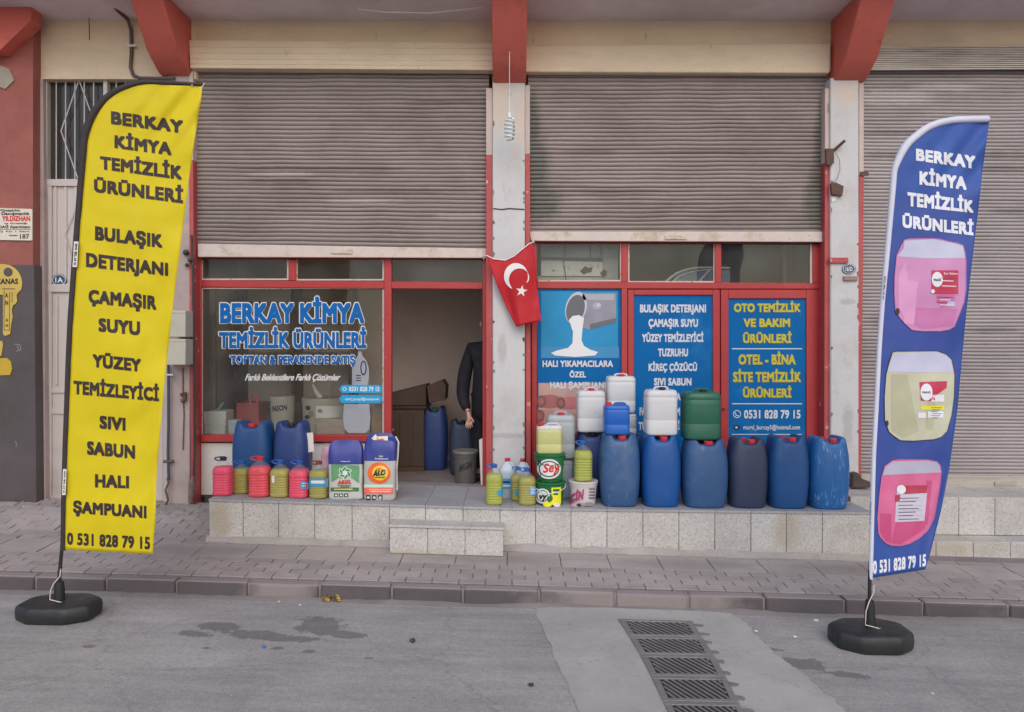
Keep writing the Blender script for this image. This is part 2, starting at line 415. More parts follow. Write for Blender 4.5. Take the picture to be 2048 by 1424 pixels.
# ------------------------------------------------------------------ road
def road_material():
    m = M('worn asphalt', S(156, 151, 149, 1.16), .85, .10, 1.1, .004, 160, dirt=S(130, 126, 124, 1.14), ds=.8, dlo=.42, dhi=.72, damt=.7)
    t = m.node_tree; N, L = t.nodes, t.links; p = N['Principled BSDF']
    src = p.inputs['Base Color'].links[0].from_socket
    tc = N.new('ShaderNodeTexCoord')
    n1 = N.new('ShaderNodeTexNoise'); n1.inputs['Scale'].default_value = 9; n1.inputs['Detail'].default_value = 6; n1.inputs['Roughness'].default_value = .65
    L.new(tc.outputs['Object'], n1.inputs['Vector'])
    # water marks: cx, cy, half length, half width (picture units), tilt
    marks = []
    for px, py, hl, hw, rot in ((440, 1252, 62, 10, -6), (520, 1270, 95, 11, -10), (575, 1278, 95, 6, 0), (640, 1252, 60, 20, -10), (690, 1270, 45, 9, -15),
                                (388, 1268, 38, 8, -8), (1480, 1280, 50, 14, -8), (1535, 1298, 40, 4, -15), (1610, 1328, 55, 14, -14), (1700, 1350, 55, 8, -12),
                                (180, 1293, 14, 4, 0), (412, 1296, 10, 3, 0), (556, 1296, 16, 4, 0), (618, 1303, 18, 4, 0), (735, 1316, 14, 3, 0)):
        c = G(px, py); s = (c.y - CAMY) / F
        d = G(px, py + hw); e = G(px, py - hw)
        marks.append((c.x, c.y, hl * s, max(.02, abs(e.y - d.y) / 2), rot))
    acc = None
    for cx, cy, a, b, rot in marks:
        mp = N.new('ShaderNodeMapping'); mp.vector_type = 'TEXTURE'
        mp.inputs['Location'].default_value = (cx, cy, 0); mp.inputs['Rotation'].default_value = (0, 0, R(rot)); mp.inputs['Scale'].default_value = (a, b, 1000)
        L.new(tc.outputs['Object'], mp.inputs['Vector'])
        ln = N.new('ShaderNodeVectorMath'); ln.operation = 'LENGTH'; L.new(mp.outputs[0], ln.inputs[0])
        if acc is None: acc = ln.outputs['Value']
        else:
            mi = N.new('ShaderNodeMath'); mi.operation = 'MINIMUM'; L.new(acc, mi.inputs[0]); L.new(ln.outputs['Value'], mi.inputs[1]); acc = mi.outputs[0]
    ad = N.new('ShaderNodeMath'); ad.operation = 'MULTIPLY_ADD'; ad.inputs[1].default_value = 2.2; L.new(n1.outputs['Fac'], ad.inputs[0]); L.new(acc, ad.inputs[2])
    mr = N.new('ShaderNodeMapRange'); mr.inputs[1].default_value = 1.98; mr.inputs[2].default_value = 1.86; mr.inputs[3].default_value = 0; mr.inputs[4].default_value = .62
    L.new(ad.outputs[0], mr.inputs[0])
    # small dark specks and pale grit
    vo = N.new('ShaderNodeTexVoronoi'); vo.inputs['Scale'].default_value = 7; L.new(tc.outputs['Object'], vo.inputs['Vector'])
    sp = N.new('ShaderNodeMapRange'); sp.inputs[1].default_value = .09; sp.inputs[2].default_value = .05; sp.inputs[3].default_value = 0; sp.inputs[4].default_value = .35
    L.new(vo.outputs['Distance'], sp.inputs[0])
    mx0 = N.new('ShaderNodeMix'); mx0.data_type = 'RGBA'; mx0.inputs[7].default_value = (*S(100, 94, 96), 1)
    L.new(sp.outputs[0], mx0.inputs[0]); L.new(src, mx0.inputs[6])
    n3 = N.new('ShaderNodeTexNoise'); n3.inputs['Scale'].default_value = 140; n3.inputs['Detail'].default_value = 3; L.new(tc.outputs['Object'], n3.inputs['Vector'])
    g3_ = N.new('ShaderNodeMapRange'); g3_.inputs[1].default_value = .3; g3_.inputs[2].default_value = .7; g3_.inputs[3].default_value = .80; g3_.inputs[4].default_value = 1.2; L.new(n3.outputs['Fac'], g3_.inputs[0])
    st = N.new('ShaderNodeVectorMath'); st.operation = 'MULTIPLY'; st.inputs[1].default_value = (.35, 3.2, 1); L.new(tc.outputs['Object'], st.inputs[0])
    n4 = N.new('ShaderNodeTexNoise'); n4.inputs['Scale'].default_value = 2.2; n4.inputs['Detail'].default_value = 8; n4.inputs['Roughness'].default_value = .7; L.new(st.outputs[0], n4.inputs['Vector'])
    g4 = N.new('ShaderNodeMapRange'); g4.inputs[1].default_value = .32; g4.inputs[2].default_value = .68; g4.inputs[3].default_value = .84; g4.inputs[4].default_value = 1.13; L.new(n4.outputs['Fac'], g4.inputs[0])
    n5 = N.new('ShaderNodeTexNoise'); n5.inputs['Scale'].default_value = 34; n5.inputs['Detail'].default_value = 5; n5.inputs['Roughness'].default_value = .75; L.new(tc.outputs['Object'], n5.inputs['Vector'])
    g5 = N.new('ShaderNodeMapRange'); g5.inputs[1].default_value = .3; g5.inputs[2].default_value = .7; g5.inputs[3].default_value = .84; g5.inputs[4].default_value = 1.14; L.new(n5.outputs['Fac'], g5.inputs[0])
    dv = N.new('ShaderNodeVectorMath'); dv.operation = 'MULTIPLY_ADD'; dv.inputs[1].default_value = (.35, .35, 0); L.new(n4.outputs['Color'], dv.inputs[0]); L.new(tc.outputs['Object'], dv.inputs[2])
    vc = N.new('ShaderNodeTexVoronoi'); vc.feature = 'DISTANCE_TO_EDGE'; vc.inputs['Scale'].default_value = .55; L.new(dv.outputs[0], vc.inputs['Vector'])
    ck = N.new('ShaderNodeMapRange'); ck.inputs[1].default_value = .002; ck.inputs[2].default_value = .007; ck.inputs[3].default_value = .84; ck.inputs[4].default_value = 1.0; L.new(vc.outputs['Distance'], ck.inputs[0])
    def mul(x, y):
        q = N.new('ShaderNodeMath'); q.operation = 'MULTIPLY'; L.new(x, q.inputs[0]); L.new(y, q.inputs[1]); return q.outputs[0]
    class _O: pass
    g3 = _O(); g3.outputs = [mul(mul(mul(g3_.outputs[0], g4.outputs[0]), g5.outputs[0]), ck.outputs[0])]
    mg = N.new('ShaderNodeVectorMath'); mg.operation = 'SCALE'; L.new(mx0.outputs[2], mg.inputs[0]); L.new(g3.outputs[0], mg.inputs['Scale'])
    mx = N.new('ShaderNodeMix'); mx.data_type = 'RGBA'; mx.inputs[7].default_value = (*S(88, 82, 84), 1)
    L.new(mr.outputs[0], mx.inputs[0]); L.new(mg.outputs[0], mx.inputs[6]); L.new(mx.outputs[2], p.inputs['Base Color'])
    return m
m_road = road_material()
mb = MB()
xs = [-60, -12] + [-8 + .5 * i for i in range(33)] + [12, 60]
ys = [-60, -20, -10] + [-7.5 + .25 * i for i in range(23)] + [KERB_Y + .05]
vs = []
for y in ys:
    for x in xs:
        z = road_z(x)
        if -8 < x < 8 and y > -8:
            z += .012 * (mnoise.noise(Vector((x * .7, y * .7, 3)))) - .010 * sstep(-2.4, -1.9, y)
        vs.append((x, y, z))
n = len(xs)
fs = [[j * n + i, j * n + i + 1, (j + 1) * n + i + 1, (j + 1) * n + i] for j in range(len(ys) - 1) for i in range(n - 1)]
mb.add(vs, fs); struct('road', mb, m_road)
def road_h(x, y):
    return road_z(x) + .012 * (mnoise.noise(Vector((x * .7, y * .7, 3)))) - .010 * sstep(-2.4, -1.9, y)

# concrete apron cast round the drain
m_apron = M('drain concrete', S(166, 162, 158, 1.16), .85, .10, 1.5, .004, 90, dirt=S(130, 127, 128), ds=1.6, dlo=.45, dhi=.75, damt=.75)
add_chips(m_apron, S(128, 124, 124), 30, .56, .12, .6); add_chips(m_apron, S(176, 172, 168), 60, .62, .06, .5)
left_e = [(1070, 1214), (1078, 1240), (1090, 1268), (1104, 1302), (1120, 1340), (1132, 1366), (1146, 1396), (1160, 1424), (1185, 1480)]
right_e = [(1462, 1219), (1488, 1246), (1512, 1272), (1548, 1305), (1590, 1338), (1624, 1364), (1660, 1394), (1695, 1424), (1760, 1480)]
mb = MB(); vs = []; K = 14; M_ = 80
lt = [(q[1], q[0]) for q in left_e]; rt = [(q[1], q[0]) for q in right_e]
for i in range(M_ + 1):
    t = i / M_; yl = lerp(left_e[0][1], left_e[-1][1], t); yr = lerp(right_e[0][1], right_e[-1][1], t)
    a = G(table(lt, yl), yl); b = G(table(rt, yr), yr)
    a.x += .02 * mnoise.noise(Vector((a.y * 6, 0, 0))) + .012 * mnoise.noise(Vector((a.y * 25, 0, 3))); b.x += .05 * mnoise.noise(Vector((b.y * 4, 7, 0))) + .03 * mnoise.noise(Vector((b.y * 19, 5, 3)))
    for k in range(K + 1):
        p = a.lerp(b, k / K)
        vs.append((p.x, p.y, road_h(p.x, p.y) + (.008 if 0 < k < K else .003)))
fs = [[j * (K + 1) + i, (j + 1) * (K + 1) + i, (j + 1) * (K + 1) + i + 1, j * (K + 1) + i + 1] for j in range(M_) for i in range(K)]
mb.add(vs, fs); struct('drain_apron', mb, m_apron)

# ------------------------------------------------------------------ kerb
m_kerb = M('kerb stone', S(98, 90, 92, .85), .85, .10, 3, .005, 60, dirt=S(140, 130, 126), ds=.9, dlo=.60, dhi=.78, damt=.7, island=.08)
m_mortar = M('pale mortar', S(136, 126, 124), .9, .1, 8, .003, 60)
mb = MB(); x = -12.0
joints = sorted([G(px, 1195, .05).x for px in (15, 172, 325, 480, 630, 780, 925, 1078, 1228, 1370, 1515, 1665, 1810, 1965)])
edges = [joints[0] - .55 * k for k in range(14, 0, -1)] + joints + [joints[-1] + .55 * k for k in range(1, 14)]
for a, b in zip(edges, edges[1:]):
    g = .008; j = random.uniform(-.006, .006); jy = random.uniform(-.004, .004)
    lo = lambda x: road_z(x) - .15
    hi = lambda x: side_z(x, KERB_Y) + j
    rb = .022
    mb.hexa([(a + g, KERB_Y + jy, lo(a)), (b - g, KERB_Y + jy, lo(b)), (b - g, KERB_Y + .13, lo(b)), (a + g, KERB_Y + .13, lo(a))],
            [(a + g, KERB_Y + jy + .012, hi(a)), (b - g, KERB_Y + jy + .012, hi(b)), (b - g, KERB_Y + .13, hi(b)), (a + g, KERB_Y + .13, hi(a))])
m_ktop = M('worn kerb top', S(146, 134, 134, 1.05), .85, .08, 4, .003, 70, dirt=S(112, 102, 102), ds=2, dlo=.5, dhi=.75, damt=.6, island=.06)
for i_, f_ in enumerate(mb.f):
    if i_ % 6 == 1: mb.m[i_] = 1
add_marks(m_kerb, [((G(1260, 1205).x, KERB_Y, 0), (.62, 9, 9)), ((G(560, 1190).x, KERB_Y, 0), (.22, 9, 9))], S(140, 130, 126), .9, .75, 5)
struct('kerb', mb, [m_kerb, m_ktop], bevel=.02)
mb = MB(); mb.hexa([(-20, KERB_Y + .036, .58 - .3), (20, KERB_Y + .036, -.58 - .3), (20, KERB_Y + .128, -.58 - .3), (-20, KERB_Y + .128, .58 - .3)],
                   [(-20, KERB_Y + .036, side_z(-20, KERB_Y) - .012), (20, KERB_Y + .036, side_z(20, KERB_Y) - .012), (20, KERB_Y + .128, side_z(20, KERB_Y) - .012), (-20, KERB_Y + .128, side_z(-20, KERB_Y) - .012)])
struct('kerb_joint', mb, m_mortar)

mb = MB(); rows = []
for i in range(241):
    x = -8 + 16 * i / 240; h_ = .018 + .016 * mnoise.noise(Vector((x * 2.1, 0, 0))) + .008 * mnoise.noise(Vector((x * 11, 0, 3))); d_ = .05 + .035 * mnoise.noise(Vector((x * 1.3, 4, 0)))
    z = road_h(x, KERB_Y)
    rows.append([Vector((x, KERB_Y - .008 - d_, road_h(x, KERB_Y - d_) - .004)), Vector((x, KERB_Y - .008 - d_ * .4, z + h_ * .35)), Vector((x, KERB_Y - .002, z + h_)), Vector((x, KERB_Y + .03, z + h_))])
mb.loft(rows, (0, 0), closed=False)
struct('gutter_dust', mb, M('gutter dust', S(132, 124, 122, 1.0), .95, .1, 5, .004, 60, dirt=S(104, 97, 96), ds=3, dlo=.5, dhi=.75, damt=.6), smooth=60)

# ------------------------------------------------------------------ pavement: small pavers, a row of slabs, small pavers
m_pav = M('pink grey pavers', S(154, 144, 141, 1.1), .85, .08, 3, .004, 90, dirt=S(126, 116, 116), ds=1.4, dlo=.48, dhi=.74, damt=.7, island=.10)
m_slab = M('paving slabs', S(162, 153, 148, 1.1), .8, .07, 3, .003, 90, dirt=S(136, 126, 123), ds=1.6, dlo=.5, dhi=.76, damt=.7, island=.07)
m_sand = M('joint dust', S(132, 121, 121, 1.05), .95, .15, 6, .004, 60)
def block(mb, x0, x1, y0, y1, g=.004, jt=.0025, drop=.06):
    q = [random.uniform(-jt, jt) for _ in range(4)]
    x0 += g; x1 -= g; y0 += g; y1 -= g
    c = [(x0, y0), (x1, y0), (x1, y1), (x0, y1)]
    mb.hexa([(x, y, side_z(x, y) - drop) for x, y in c], [(x, y, side_z(x, y) + k) for (x, y), k in zip(c, q)])
mp_, ms_ = MB(), MB()
Y0, Y1 = KERB_Y + .135, -1.30
rows = 4; h = (Y1 - Y0) / rows
for r_ in range(rows):
    x = -8.0 + (.1 if r_ % 2 else 0)
    while x < 8.2:
        w = .2
        block(mp_, x, x + w, Y0 + r_ * h, Y0 + (r_ + 1) * h); x += w
x = -8.0; k = 0
while x < 8.2:
    w = random.choice((.42, .42, .40, .44))
    if random.random() < .35 or x > .2:
        block(ms_, x, x + w, Y1, Y1 + .16, .004); block(ms_, x + .0, x + w, Y1 + .16, Y1 + .33, .004)
    else: block(ms_, x, x + w, Y1, Y1 + .33, .005, .004)
    x += w
r_ = 0; y = Y1 + .33
while y < .02:
    x = -8.0 + (.1 if r_ % 2 else 0)
    while x < 8.2:
        if not (x > -2.45 and y > -.88):
            block(mp_, x, x + .2, y, y + .102, .004, .006 if x < -2.4 else .003)
        x += .2
    y += .102; r_ += 1
add_marks(m_pav, [((x_, y_, 0), (rx, ry, 9)) for x_, y_, rx, ry in ((-3.6, -.5, .9, .25), (-2.9, -1.5, .7, .18), (.9, -1.55, .9, .14), (2.6, -1.5, .5, .2), (-1.0, -1.6, .6, .1))], S(168, 158, 154), .9, .5, 5)
add_marks(m_slab, [((x_, -1.14, 0), (.5, .12, 9)) for x_ in (-2.6, -.2, 1.4, 2.9)], S(122, 112, 110), .9, .5, 5)
struct('pavement', mp_, m_pav); struct('pavement_slabs', ms_, m_slab)
mb = MB(); xs = [-20] + [-8 + .25 * i for i in range(65)] + [20]; ys = [Y0 - .003, -1.5, -1.0, -.8, -.6, -.4, -.2, 0, .1]
mb.add([(x, y, side_z(x, y) - .010) for y in ys for x in xs],
       [[j * len(xs) + i, j * len(xs) + i + 1, (j + 1) * len(xs) + i + 1, (j + 1) * len(xs) + i] for j in range(len(ys) - 1) for i in range(len(xs) - 1)])
struct('pavement_bed', mb, m_sand)

# ------------------------------------------------------------------ the building
bld = thing('shop_building', 'old building with red brackets, three roller shutters and red framed shop fronts', 'building')
def zY(px, py, Y): return W(px, py, Y).z
ZC = W(1024, 40, 0).z
# slab and storey above
mb = MB().box(-9, 9, -.80, .4, ZC, ZC + .25); mb.build('slab', m_ceil, bld)
mb = MB().box(-9, 9, -.70, 5, ZC + .25, ZC + 3.4); mb.build('upper_storey', m_beige, bld)
# lintels
mb = MB()
mb.pb(60, 20, 392, 158, .0, .25); mb.build('lintel', m_lint, bld)
mb = MB(); mb.pb(378, 20, 990, 136, .02, .3); mb.build('lintel', m_lint, bld)
mb = MB(); mb.pb(1048, 20, 1664, 142, .02, .3); mb.build('lintel', m_lint, bld)
mb = MB(); mb.pb(1716, 20, 2900, 98, .02, .3); mb.build('lintel', m_lint, bld)
# pillars and side walls
def pillar(x0, x1, y0, y1, Yf, mat, Yb=.35):
    mb = MB(); mb.pb(x0, y0, x1, y1, Yf, Yb); o = mb.build('pillar', mat, bld, bevel=.012); return o
pc = pillar(985, 1050, 150, 1012, -.06, m_white)
cr = MB()
cr.tube([W(986, 417, -.062), W(1004, 419, -.062), W(1018, 417, -.063), W(1049, 419, -.062)], .006, 6)
cr.build('crack', m_dark, pc)
add_marks(m_white, [mk(1000, 200, 22, 60), mk(1040, 240, 14, 50), mk(1690, 190, 26, 20)], S(196, 178, 160), .8, .7, 6)
add_marks(m_white, [mk(1018, 870, 40, 5), mk(1005, 700, 8, 30), mk(1690, 604, 16, 6), mk(1030, 950, 30, 20), mk(1690, 850, 10, 40)], S(150, 146, 142), .6, .5, 12)
pr = pillar(1661, 1718, 155, 1012, -.06, m_white)
pl = pillar(335, 380, 140, 1030, -.02, m_pinkw)
# chipped plaster flakes along the pillar edges
m_bare = M('bare plaster', S(120, 104, 98), .9, .2, 10)
for par, x0, ya, yb in ((pc, 986, 190, 520), (pc, 1049, 190, 480), (pc, 986, 640, 960), (pc, 1049, 640, 900), (pr, 1662, 300, 860), (pr, 1717, 360, 900)):
    for _ in range(7):
        y = random.uniform(ya, yb); h_ = random.uniform(4, 13); w_ = random.uniform(2, 5)
        sgn = 1 if x0 in (986, 1662) else -1
        fl = MB(); fl.pq([(x0, y), (x0 + sgn * w_, y + h_ * .3), (x0 + sgn * w_ * .6, y + h_ * .8), (x0, y + h_)], -.0625, -.058)
        fl.build('bare_patch', m_bare, par)
# neighbour's pier on the far left, red above, black board below
mb = MB(); mb.pq([(-500, 0), (66, 0), (66, 530), (-500, 530)], -.12, .4)
ml = mb.build('pier', M('old red wall', S(150, 88, 80, 1.1), .85, .12, 2, .004, 30, dirt=S(110, 72, 66), ds=1.5, dlo=.45, dhi=.75, damt=.7), bld)
mb = MB(); mb.pq([(-500, 530), (68, 530), (73, 1030), (-500, 1030)], -.13, .4)
mb.build('dark_panel', M('dark painted panel', S(92, 84, 86, .9), .6, .12, 1.5, .002, 30, dirt=S(66, 58, 56), ds=1.0, dlo=.42, dhi=.68, damt=.85), ml)
mb = MB()   # corbel at the top left of the pier
mb.pq([(-300, -200), (66, -200), (62, 40), (0, 100), (-300, 100)], -.28, -.12); mb.build('bracket', m_redb, bld)
mb = MB(); mb.pq([(-6, 128), (18, 138), (28, 160), (10, 178), (-10, 170)], -.135, -.118)
mb.build('plaster_patch', M('grey plaster patch', S(150, 140, 130), .9, .12, 20), ml)
# jamb between pier and gate
mb = MB(); mb.pq([(66, 158), (86, 158), (92, 1010), (74, 1010)], -.01, .3); mb.build('door_jamb', m_pinkw, bld)

# brackets: near level soffit, then a steep red face rising to the slab
def bracket(x0, x1, yb, xo):
    Ya, Yb_, Yc = -.0, -.30, -.66
    a = W(x0, yb, -.06); b = W(x1, yb, -.06); z0 = a.z
    z1 = W(0, yb - 46, Yb_).z; zt = ZC
    mb = MB()
    prof = [(.2, z0), (-.062, z0), (Yb_, z1), (Yc, zt - .002), (.2, zt - .002)]
    L_ = [(a.x, y, z) for y, z in prof]; R_ = [(b.x, y, z) for y, z in prof]
    mb.hexa(L_, R_); return mb.build('bracket', m_redb, bld, bevel=.012)
bracket(318, 378, 148, 0); bracket(986, 1052, 166, 0); bracket(1668, 1732, 161, 0)

# ------------------------------------------------------------------ roller shutters
def curtain(x0, x1, yt, yb, Y, pitch, mat):
    mb = MB(); NX = 40
    zt = [zY(x0, yt, Y), zY(x1, yt, Y)]; zb = [zY(x0, yb[0], Y), zY(x1, yb[1], Y)]
    xa, xb = W(x0, yt, Y).x, W(x1, yt, Y).x
    n = int(round((zt[0] - zb[0]) / pitch)); rows = []
    prof = [(0, .012), (.12, .002), (.5, -.004), (.84, .0), (.93, .012)]
    wob = [random.uniform(-.003, .003) for _ in range(n + 1)]
    for s_ in range(n):
        for f_, dy in prof:
            row = []
            for i in range(NX + 1):
                u = i / NX; t = (s_ + f_) / n
                z = lerp(lerp(zb[0], zt[0], t), lerp(zb[1], zt[1], t), u)
                zz_ = .006 * mnoise.noise(Vector((u * 7, t * 9, x0 + 2)))
                row.append(Vector((lerp(xa, xb, u), Y + dy + wob[s_] + .007 * mnoise.noise(Vector((u * 5, t * 4, x0))) + .012 * max(0, mnoise.noise(Vector((u * 9, t * 7, x0 + 5))) - .25), z + zz_ * (0 < s_ < n - 1))))
            rows.append(row)
    mb.loft(rows, (0, 0), closed=False); return mb.build('roller_shutter', mat, bld, smooth=50)
sh = curtain(378, 978, 130, (497, 503), .06, .0415, m_shut)
tag(sh, 'roller shutter pulled halfway up over the open doorway')
mb = MB(); mb.pq([(395, 487), (974, 497), (974, 516), (395, 514)], .03, .06); mb.build('bottom_rail', m_rail, sh, bevel=.006)
mb = MB(); mb.pq([(662, 497), (704, 498), (704, 508), (662, 507)], .018, .03); mb.build('handle', m_rail, sh, bevel=.004)
mb = MB(); mb.pq([(378, 80), (988, 85), (986, 140), (380, 136)], -.06, .05)
for yy in (92, 104, 116, 126): mb.pq([(380, yy), (986, yy + 4), (986, yy + 6), (380, yy + 2)], -.064, -.05)
mb.build('housing', m_lint, sh, bevel=.012)
m_shutc = M('stained shutter steel', S(136, 124, 120, 1.2), .5, .10, 1.3, 0, metal=0.1, dirt=S(96, 84, 80), ds=1.7, dlo=.46, dhi=.74, damt=.6, stretch=(.6, 1, 1.2))
add_marks(m_shutc, [mk(1068, 330, 30, 60), mk(1072, 400, 45, 40), mk(1062, 250, 18, 60), mk(1640, 390, 26, 50), mk(1648, 280, 16, 60)], S(82, 84, 78), .7, .75, 6)
add_marks(m_shutc, [mk(1250, 380, 110, 5), mk(1420, 300, 140, 4), mk(1180, 300, 70, 4), mk(1500, 420, 90, 4)], S(92, 76, 72), .8, .5, 9)
sh2 = curtain(1056, 1656, 138, (468, 466), .06, .0415, m_shutc)
tag(sh2, 'roller shutter pulled halfway up over the three blue posters')
mb = MB(); mb.pq([(1058, 463), (1650, 463), (1650, 484), (1062, 482)], .03, .06); mb.build('bottom_rail', m_rail, sh2, bevel=.006)
mb = MB(); mb.pq([(1330, 470), (1372, 470), (1372, 479), (1330, 479)], .018, .03); mb.build('handle', m_rail, sh2, bevel=.004)
mb = MB(); mb.pq([(1050, 90), (1662, 86), (1660, 146), (1050, 144)], -.04, .05); mb.build('housing', m_lint, sh2, bevel=.012)
add_marks(m_shut2, [mk(1900, 308, 200, 9), mk(2010, 335, 60, 8), mk(1800, 262, 90, 5), mk(1990, 660, 50, 6), mk(1790, 640, 40, 14), mk(2030, 420, 40, 5)], S(104, 96, 94), .9, .6, 8)
add_marks(m_shut2, [mk(1800, 190, 80, 14), mk(1900, 170, 60, 8)], S(196, 190, 186), .8, .5, 8)
add_marks(m_shut, [mk(640, 335, 160, 4), mk(800, 380, 120, 5), mk(560, 360, 90, 4), mk(900, 200, 80, 5)], S(90, 78, 72), .9, .55, 8)
add_marks(m_shut, [mk(560, 345, 60, 5), mk(720, 400, 70, 5), mk(930, 430, 60, 5)], S(186, 176, 172), .8, .4, 9)
sh3 = curtain(1722, 2900, 140, (952, 962), .06, .035, m_shut2)
tag(sh3, 'roller shutter fully lowered behind the blue banner')
mb = MB(); mb.pq([(1722, 948), (2900, 964), (2900, 990), (1722, 974)], .02, .06); mb.build('bottom_rail', m_shutw, sh3, bevel=.006)
mb = MB(); mb.pq([(1990, 964), (2034, 964), (2034, 971), (1990, 971)], .008, .02); mb.build('handle', m_shutw, sh3, bevel=.003)
mb = MB(); rows = []
xa, xb = W(1722, 95, -.02).x, W(2900, 95, -.02).x
for k in range(13):
    y = lerp(141, 97, k / 12); z = zY(1900, y, -.03)
    for f_, dy in ((0, .012), (.25, 0), (.75, 0)):
        zz = z + f_ * .02
        rows.append([Vector((xa, -.05 + dy + .03 * abs(k / 12 - .4), zz)), Vector((xb, -.05 + dy + .03 * abs(k / 12 - .4), zz + .03))])
mb.loft(rows, (0, 0), closed=False); mb.build('rolled_slats', m_shutw, sh3, smooth=50)
# guide rails: cream at the top, red below
def guide(par, x0, x1, ya, yb, yc, sl=0):
    mb = MB(); mb.pq([(x0, ya), (x1, ya), (x1, yb), (x0, yb)], -.03, .12, 1); mb.pq([(x0, yb), (x1, yb), (x1 + sl, yc), (x0 + sl, yc)], -.03, .12, 0)
    mb.build('guide_rail', [m_redold, m_cream], par, bevel=.004)
guide(sh, 972, 985, 176, 310, 1000); guide(sh, 378, 386, 145, 320, 1010, 4)
guide(sh2, 1050, 1060, 170, 308, 1000, 2); guide(sh2, 1650, 1661, 176, 325, 900, -2)
guide(sh3, 1718, 1728, 165, 350, 952, -6)
mb = MB(); mb.box(W(1716, 900, -.03).x, W(1732, 900, -.03).x, -.045, -.03, zY(1720, 352, -.03), zY(1720, 344, -.03))
mb.build('bracket_plate', m_rust, sh3)

# ------------------------------------------------------------------ left shop front
YF, YB = .10, .17
mb = MB()
mb.pq([(390, 505), (402, 505), (402, 985), (392, 985)], YF, YB)
mb.pq([(402, 560), (768, 563), (768, 577), (402, 574)], YF + .003, YB)
mb.pq([(783, 563), (965, 565), (965, 578), (783, 577)], YF + .003, YB)
mb.pq([(402, 496), (768, 500), (768, 519), (402, 517)], YF + .02, YB)
mb.pq([(783, 500), (965, 503), (965, 519), (783, 519)], YF + .02, YB)
mb.pb(577, 519, 592, 561, YF + .004, YB)
mb.pb(768, 505, 783, 985, YF, YB)
mb.pb(965, 505, 975, 985, YF, YB)
mb.pb(402, 870, 768, 884, YF - .03, YB)
sf = mb.build('shop_front', m_red, bld, bevel=.005); tag(sf, 'red shop front with lettered window and open doorway')
mb = MB(); mb.pb(402, 886, 475, 990, YF + .01, YB); mb.pb(477, 886, 768, 990, YF + .008, YB); mb.build('white_panel', m_cover, sf, bevel=.004)
m_bead = M('glazing bead', S(200, 180, 172, 1.1), .6, .15, 20, dirt=S(170, 80, 76), ds=20, dlo=.56, dhi=.62)
def bead(par, x0, y0, x1, y1, Y, sides='lrtb', w=3):
    mb = MB()
    if 'l' in sides: mb.pb(x0, y0, x0 + w, y1, Y, Y + .02)
    if 'r' in sides: mb.pb(x1 - w, y0, x1, y1, Y, Y + .02)
    if 't' in sides: mb.pb(x0 + w, y0, x1 - w, y0 + w, Y, Y + .02)
    if 'b' in sides: mb.pb(x0 + w, y1 - w, x1 - w, y1, Y, Y + .02)
    mb.build('glazing_bead', m_bead, par)
bead(sf, 402, 575, 768, 870, .122, 'lrt'); bead(sf, 402, 519, 577, 560, .122, 'lrb'); bead(sf, 592, 519, 768, 561, .122, 'lrb')
def pane(par, x0, y0, x1, y1, Y=.135):
    mb = MB(); mb.pb(x0, y0, x1, y1, Y, Y + .005); return mb.build('pane', m_glass, par, smooth=0)
pane(sf, 402, 517, 577, 562); pane(sf, 592, 517, 768, 563); bigpane = pane(sf, 402, 574, 768, 871); pane(sf, 783, 519, 965, 565)

# ------------------------------------------------------------------ right shop front
mb = MB()
mb.pb(1063, 470, 1074, 985, YF, YB)
mb.pq([(1074, 563), (1640, 566), (1640, 578), (1074, 577)], YF + .003, YB)
mb.pq([(1074, 470), (1640, 470), (1640, 488), (1074, 486)], YF + .02, YB)
mb.pb(1243, 484, 1256, 564, YF + .004, YB); mb.pb(1430, 484, 1443, 565, YF + .004, YB)
mb.pb(1626, 488, 1640, 566, YF + .004, YB)
mb.pb(1243, 577, 1255, 985, YF, YB)
mb.pb(1640, 470, 1648, 985, YF, YB)
mb.pb(1074, 868, 1243, 985, YF + .006, YB)
sf2 = mb.build('shop_front', m_red, bld, bevel=.005); tag(sf2, 'red shop front with three blue posters and three transom panes')
def leaf(x0, x1, y0, gx0, gx1, gy0, gy1):
    mb = MB()
    mb.pb(x0, y0, gx0, 985, YF + .008, YB); mb.pb(gx1, y0, x1, 985, YF + .008, YB)
    mb.pb(gx0, y0, gx1, gy0, YF + .01, YB); mb.pb(gx0, gy1, gx1, 985, YF + .01, YB)
    return mb.build('door_leaf', m_red, sf2, bevel=.005)
leaf(1256, 1440, 579, 1268, 1426, 590, 930); lf = leaf(1442, 1639, 579, 1457, 1613, 597, 905)
mb = MB(); c = W(1447, 818, YF); mb.cyl(c + Vector((0, -.004, 0)), c + Vector((0, .02, 0)), .012); mb.cyl(c + Vector((0, -.03, 0)), c + Vector((0, .0, 0)), .006)
mb.build('door_lock', m_dark, sf2)
mb = MB(); mb.pb(1600, 665, 1610, 700, YF - .03, YF + .008)
bead(sf2, 1074, 486, 1243, 563, .122, 'rb'); bead(sf2, 1256, 487, 1430, 565, .122, 'lrb'); bead(sf2, 1443, 488, 1626, 566, .122, 'r', 6)
pane(sf2, 1074, 486, 1243, 563); pane(sf2, 1256, 487, 1430, 565); pane(sf2, 1443, 488, 1626, 566)
pane(sf2, 1074, 577, 1243, 868); pane(sf2, 1268, 590, 1426, 930); pane(sf2, 1457, 597, 1613, 905)

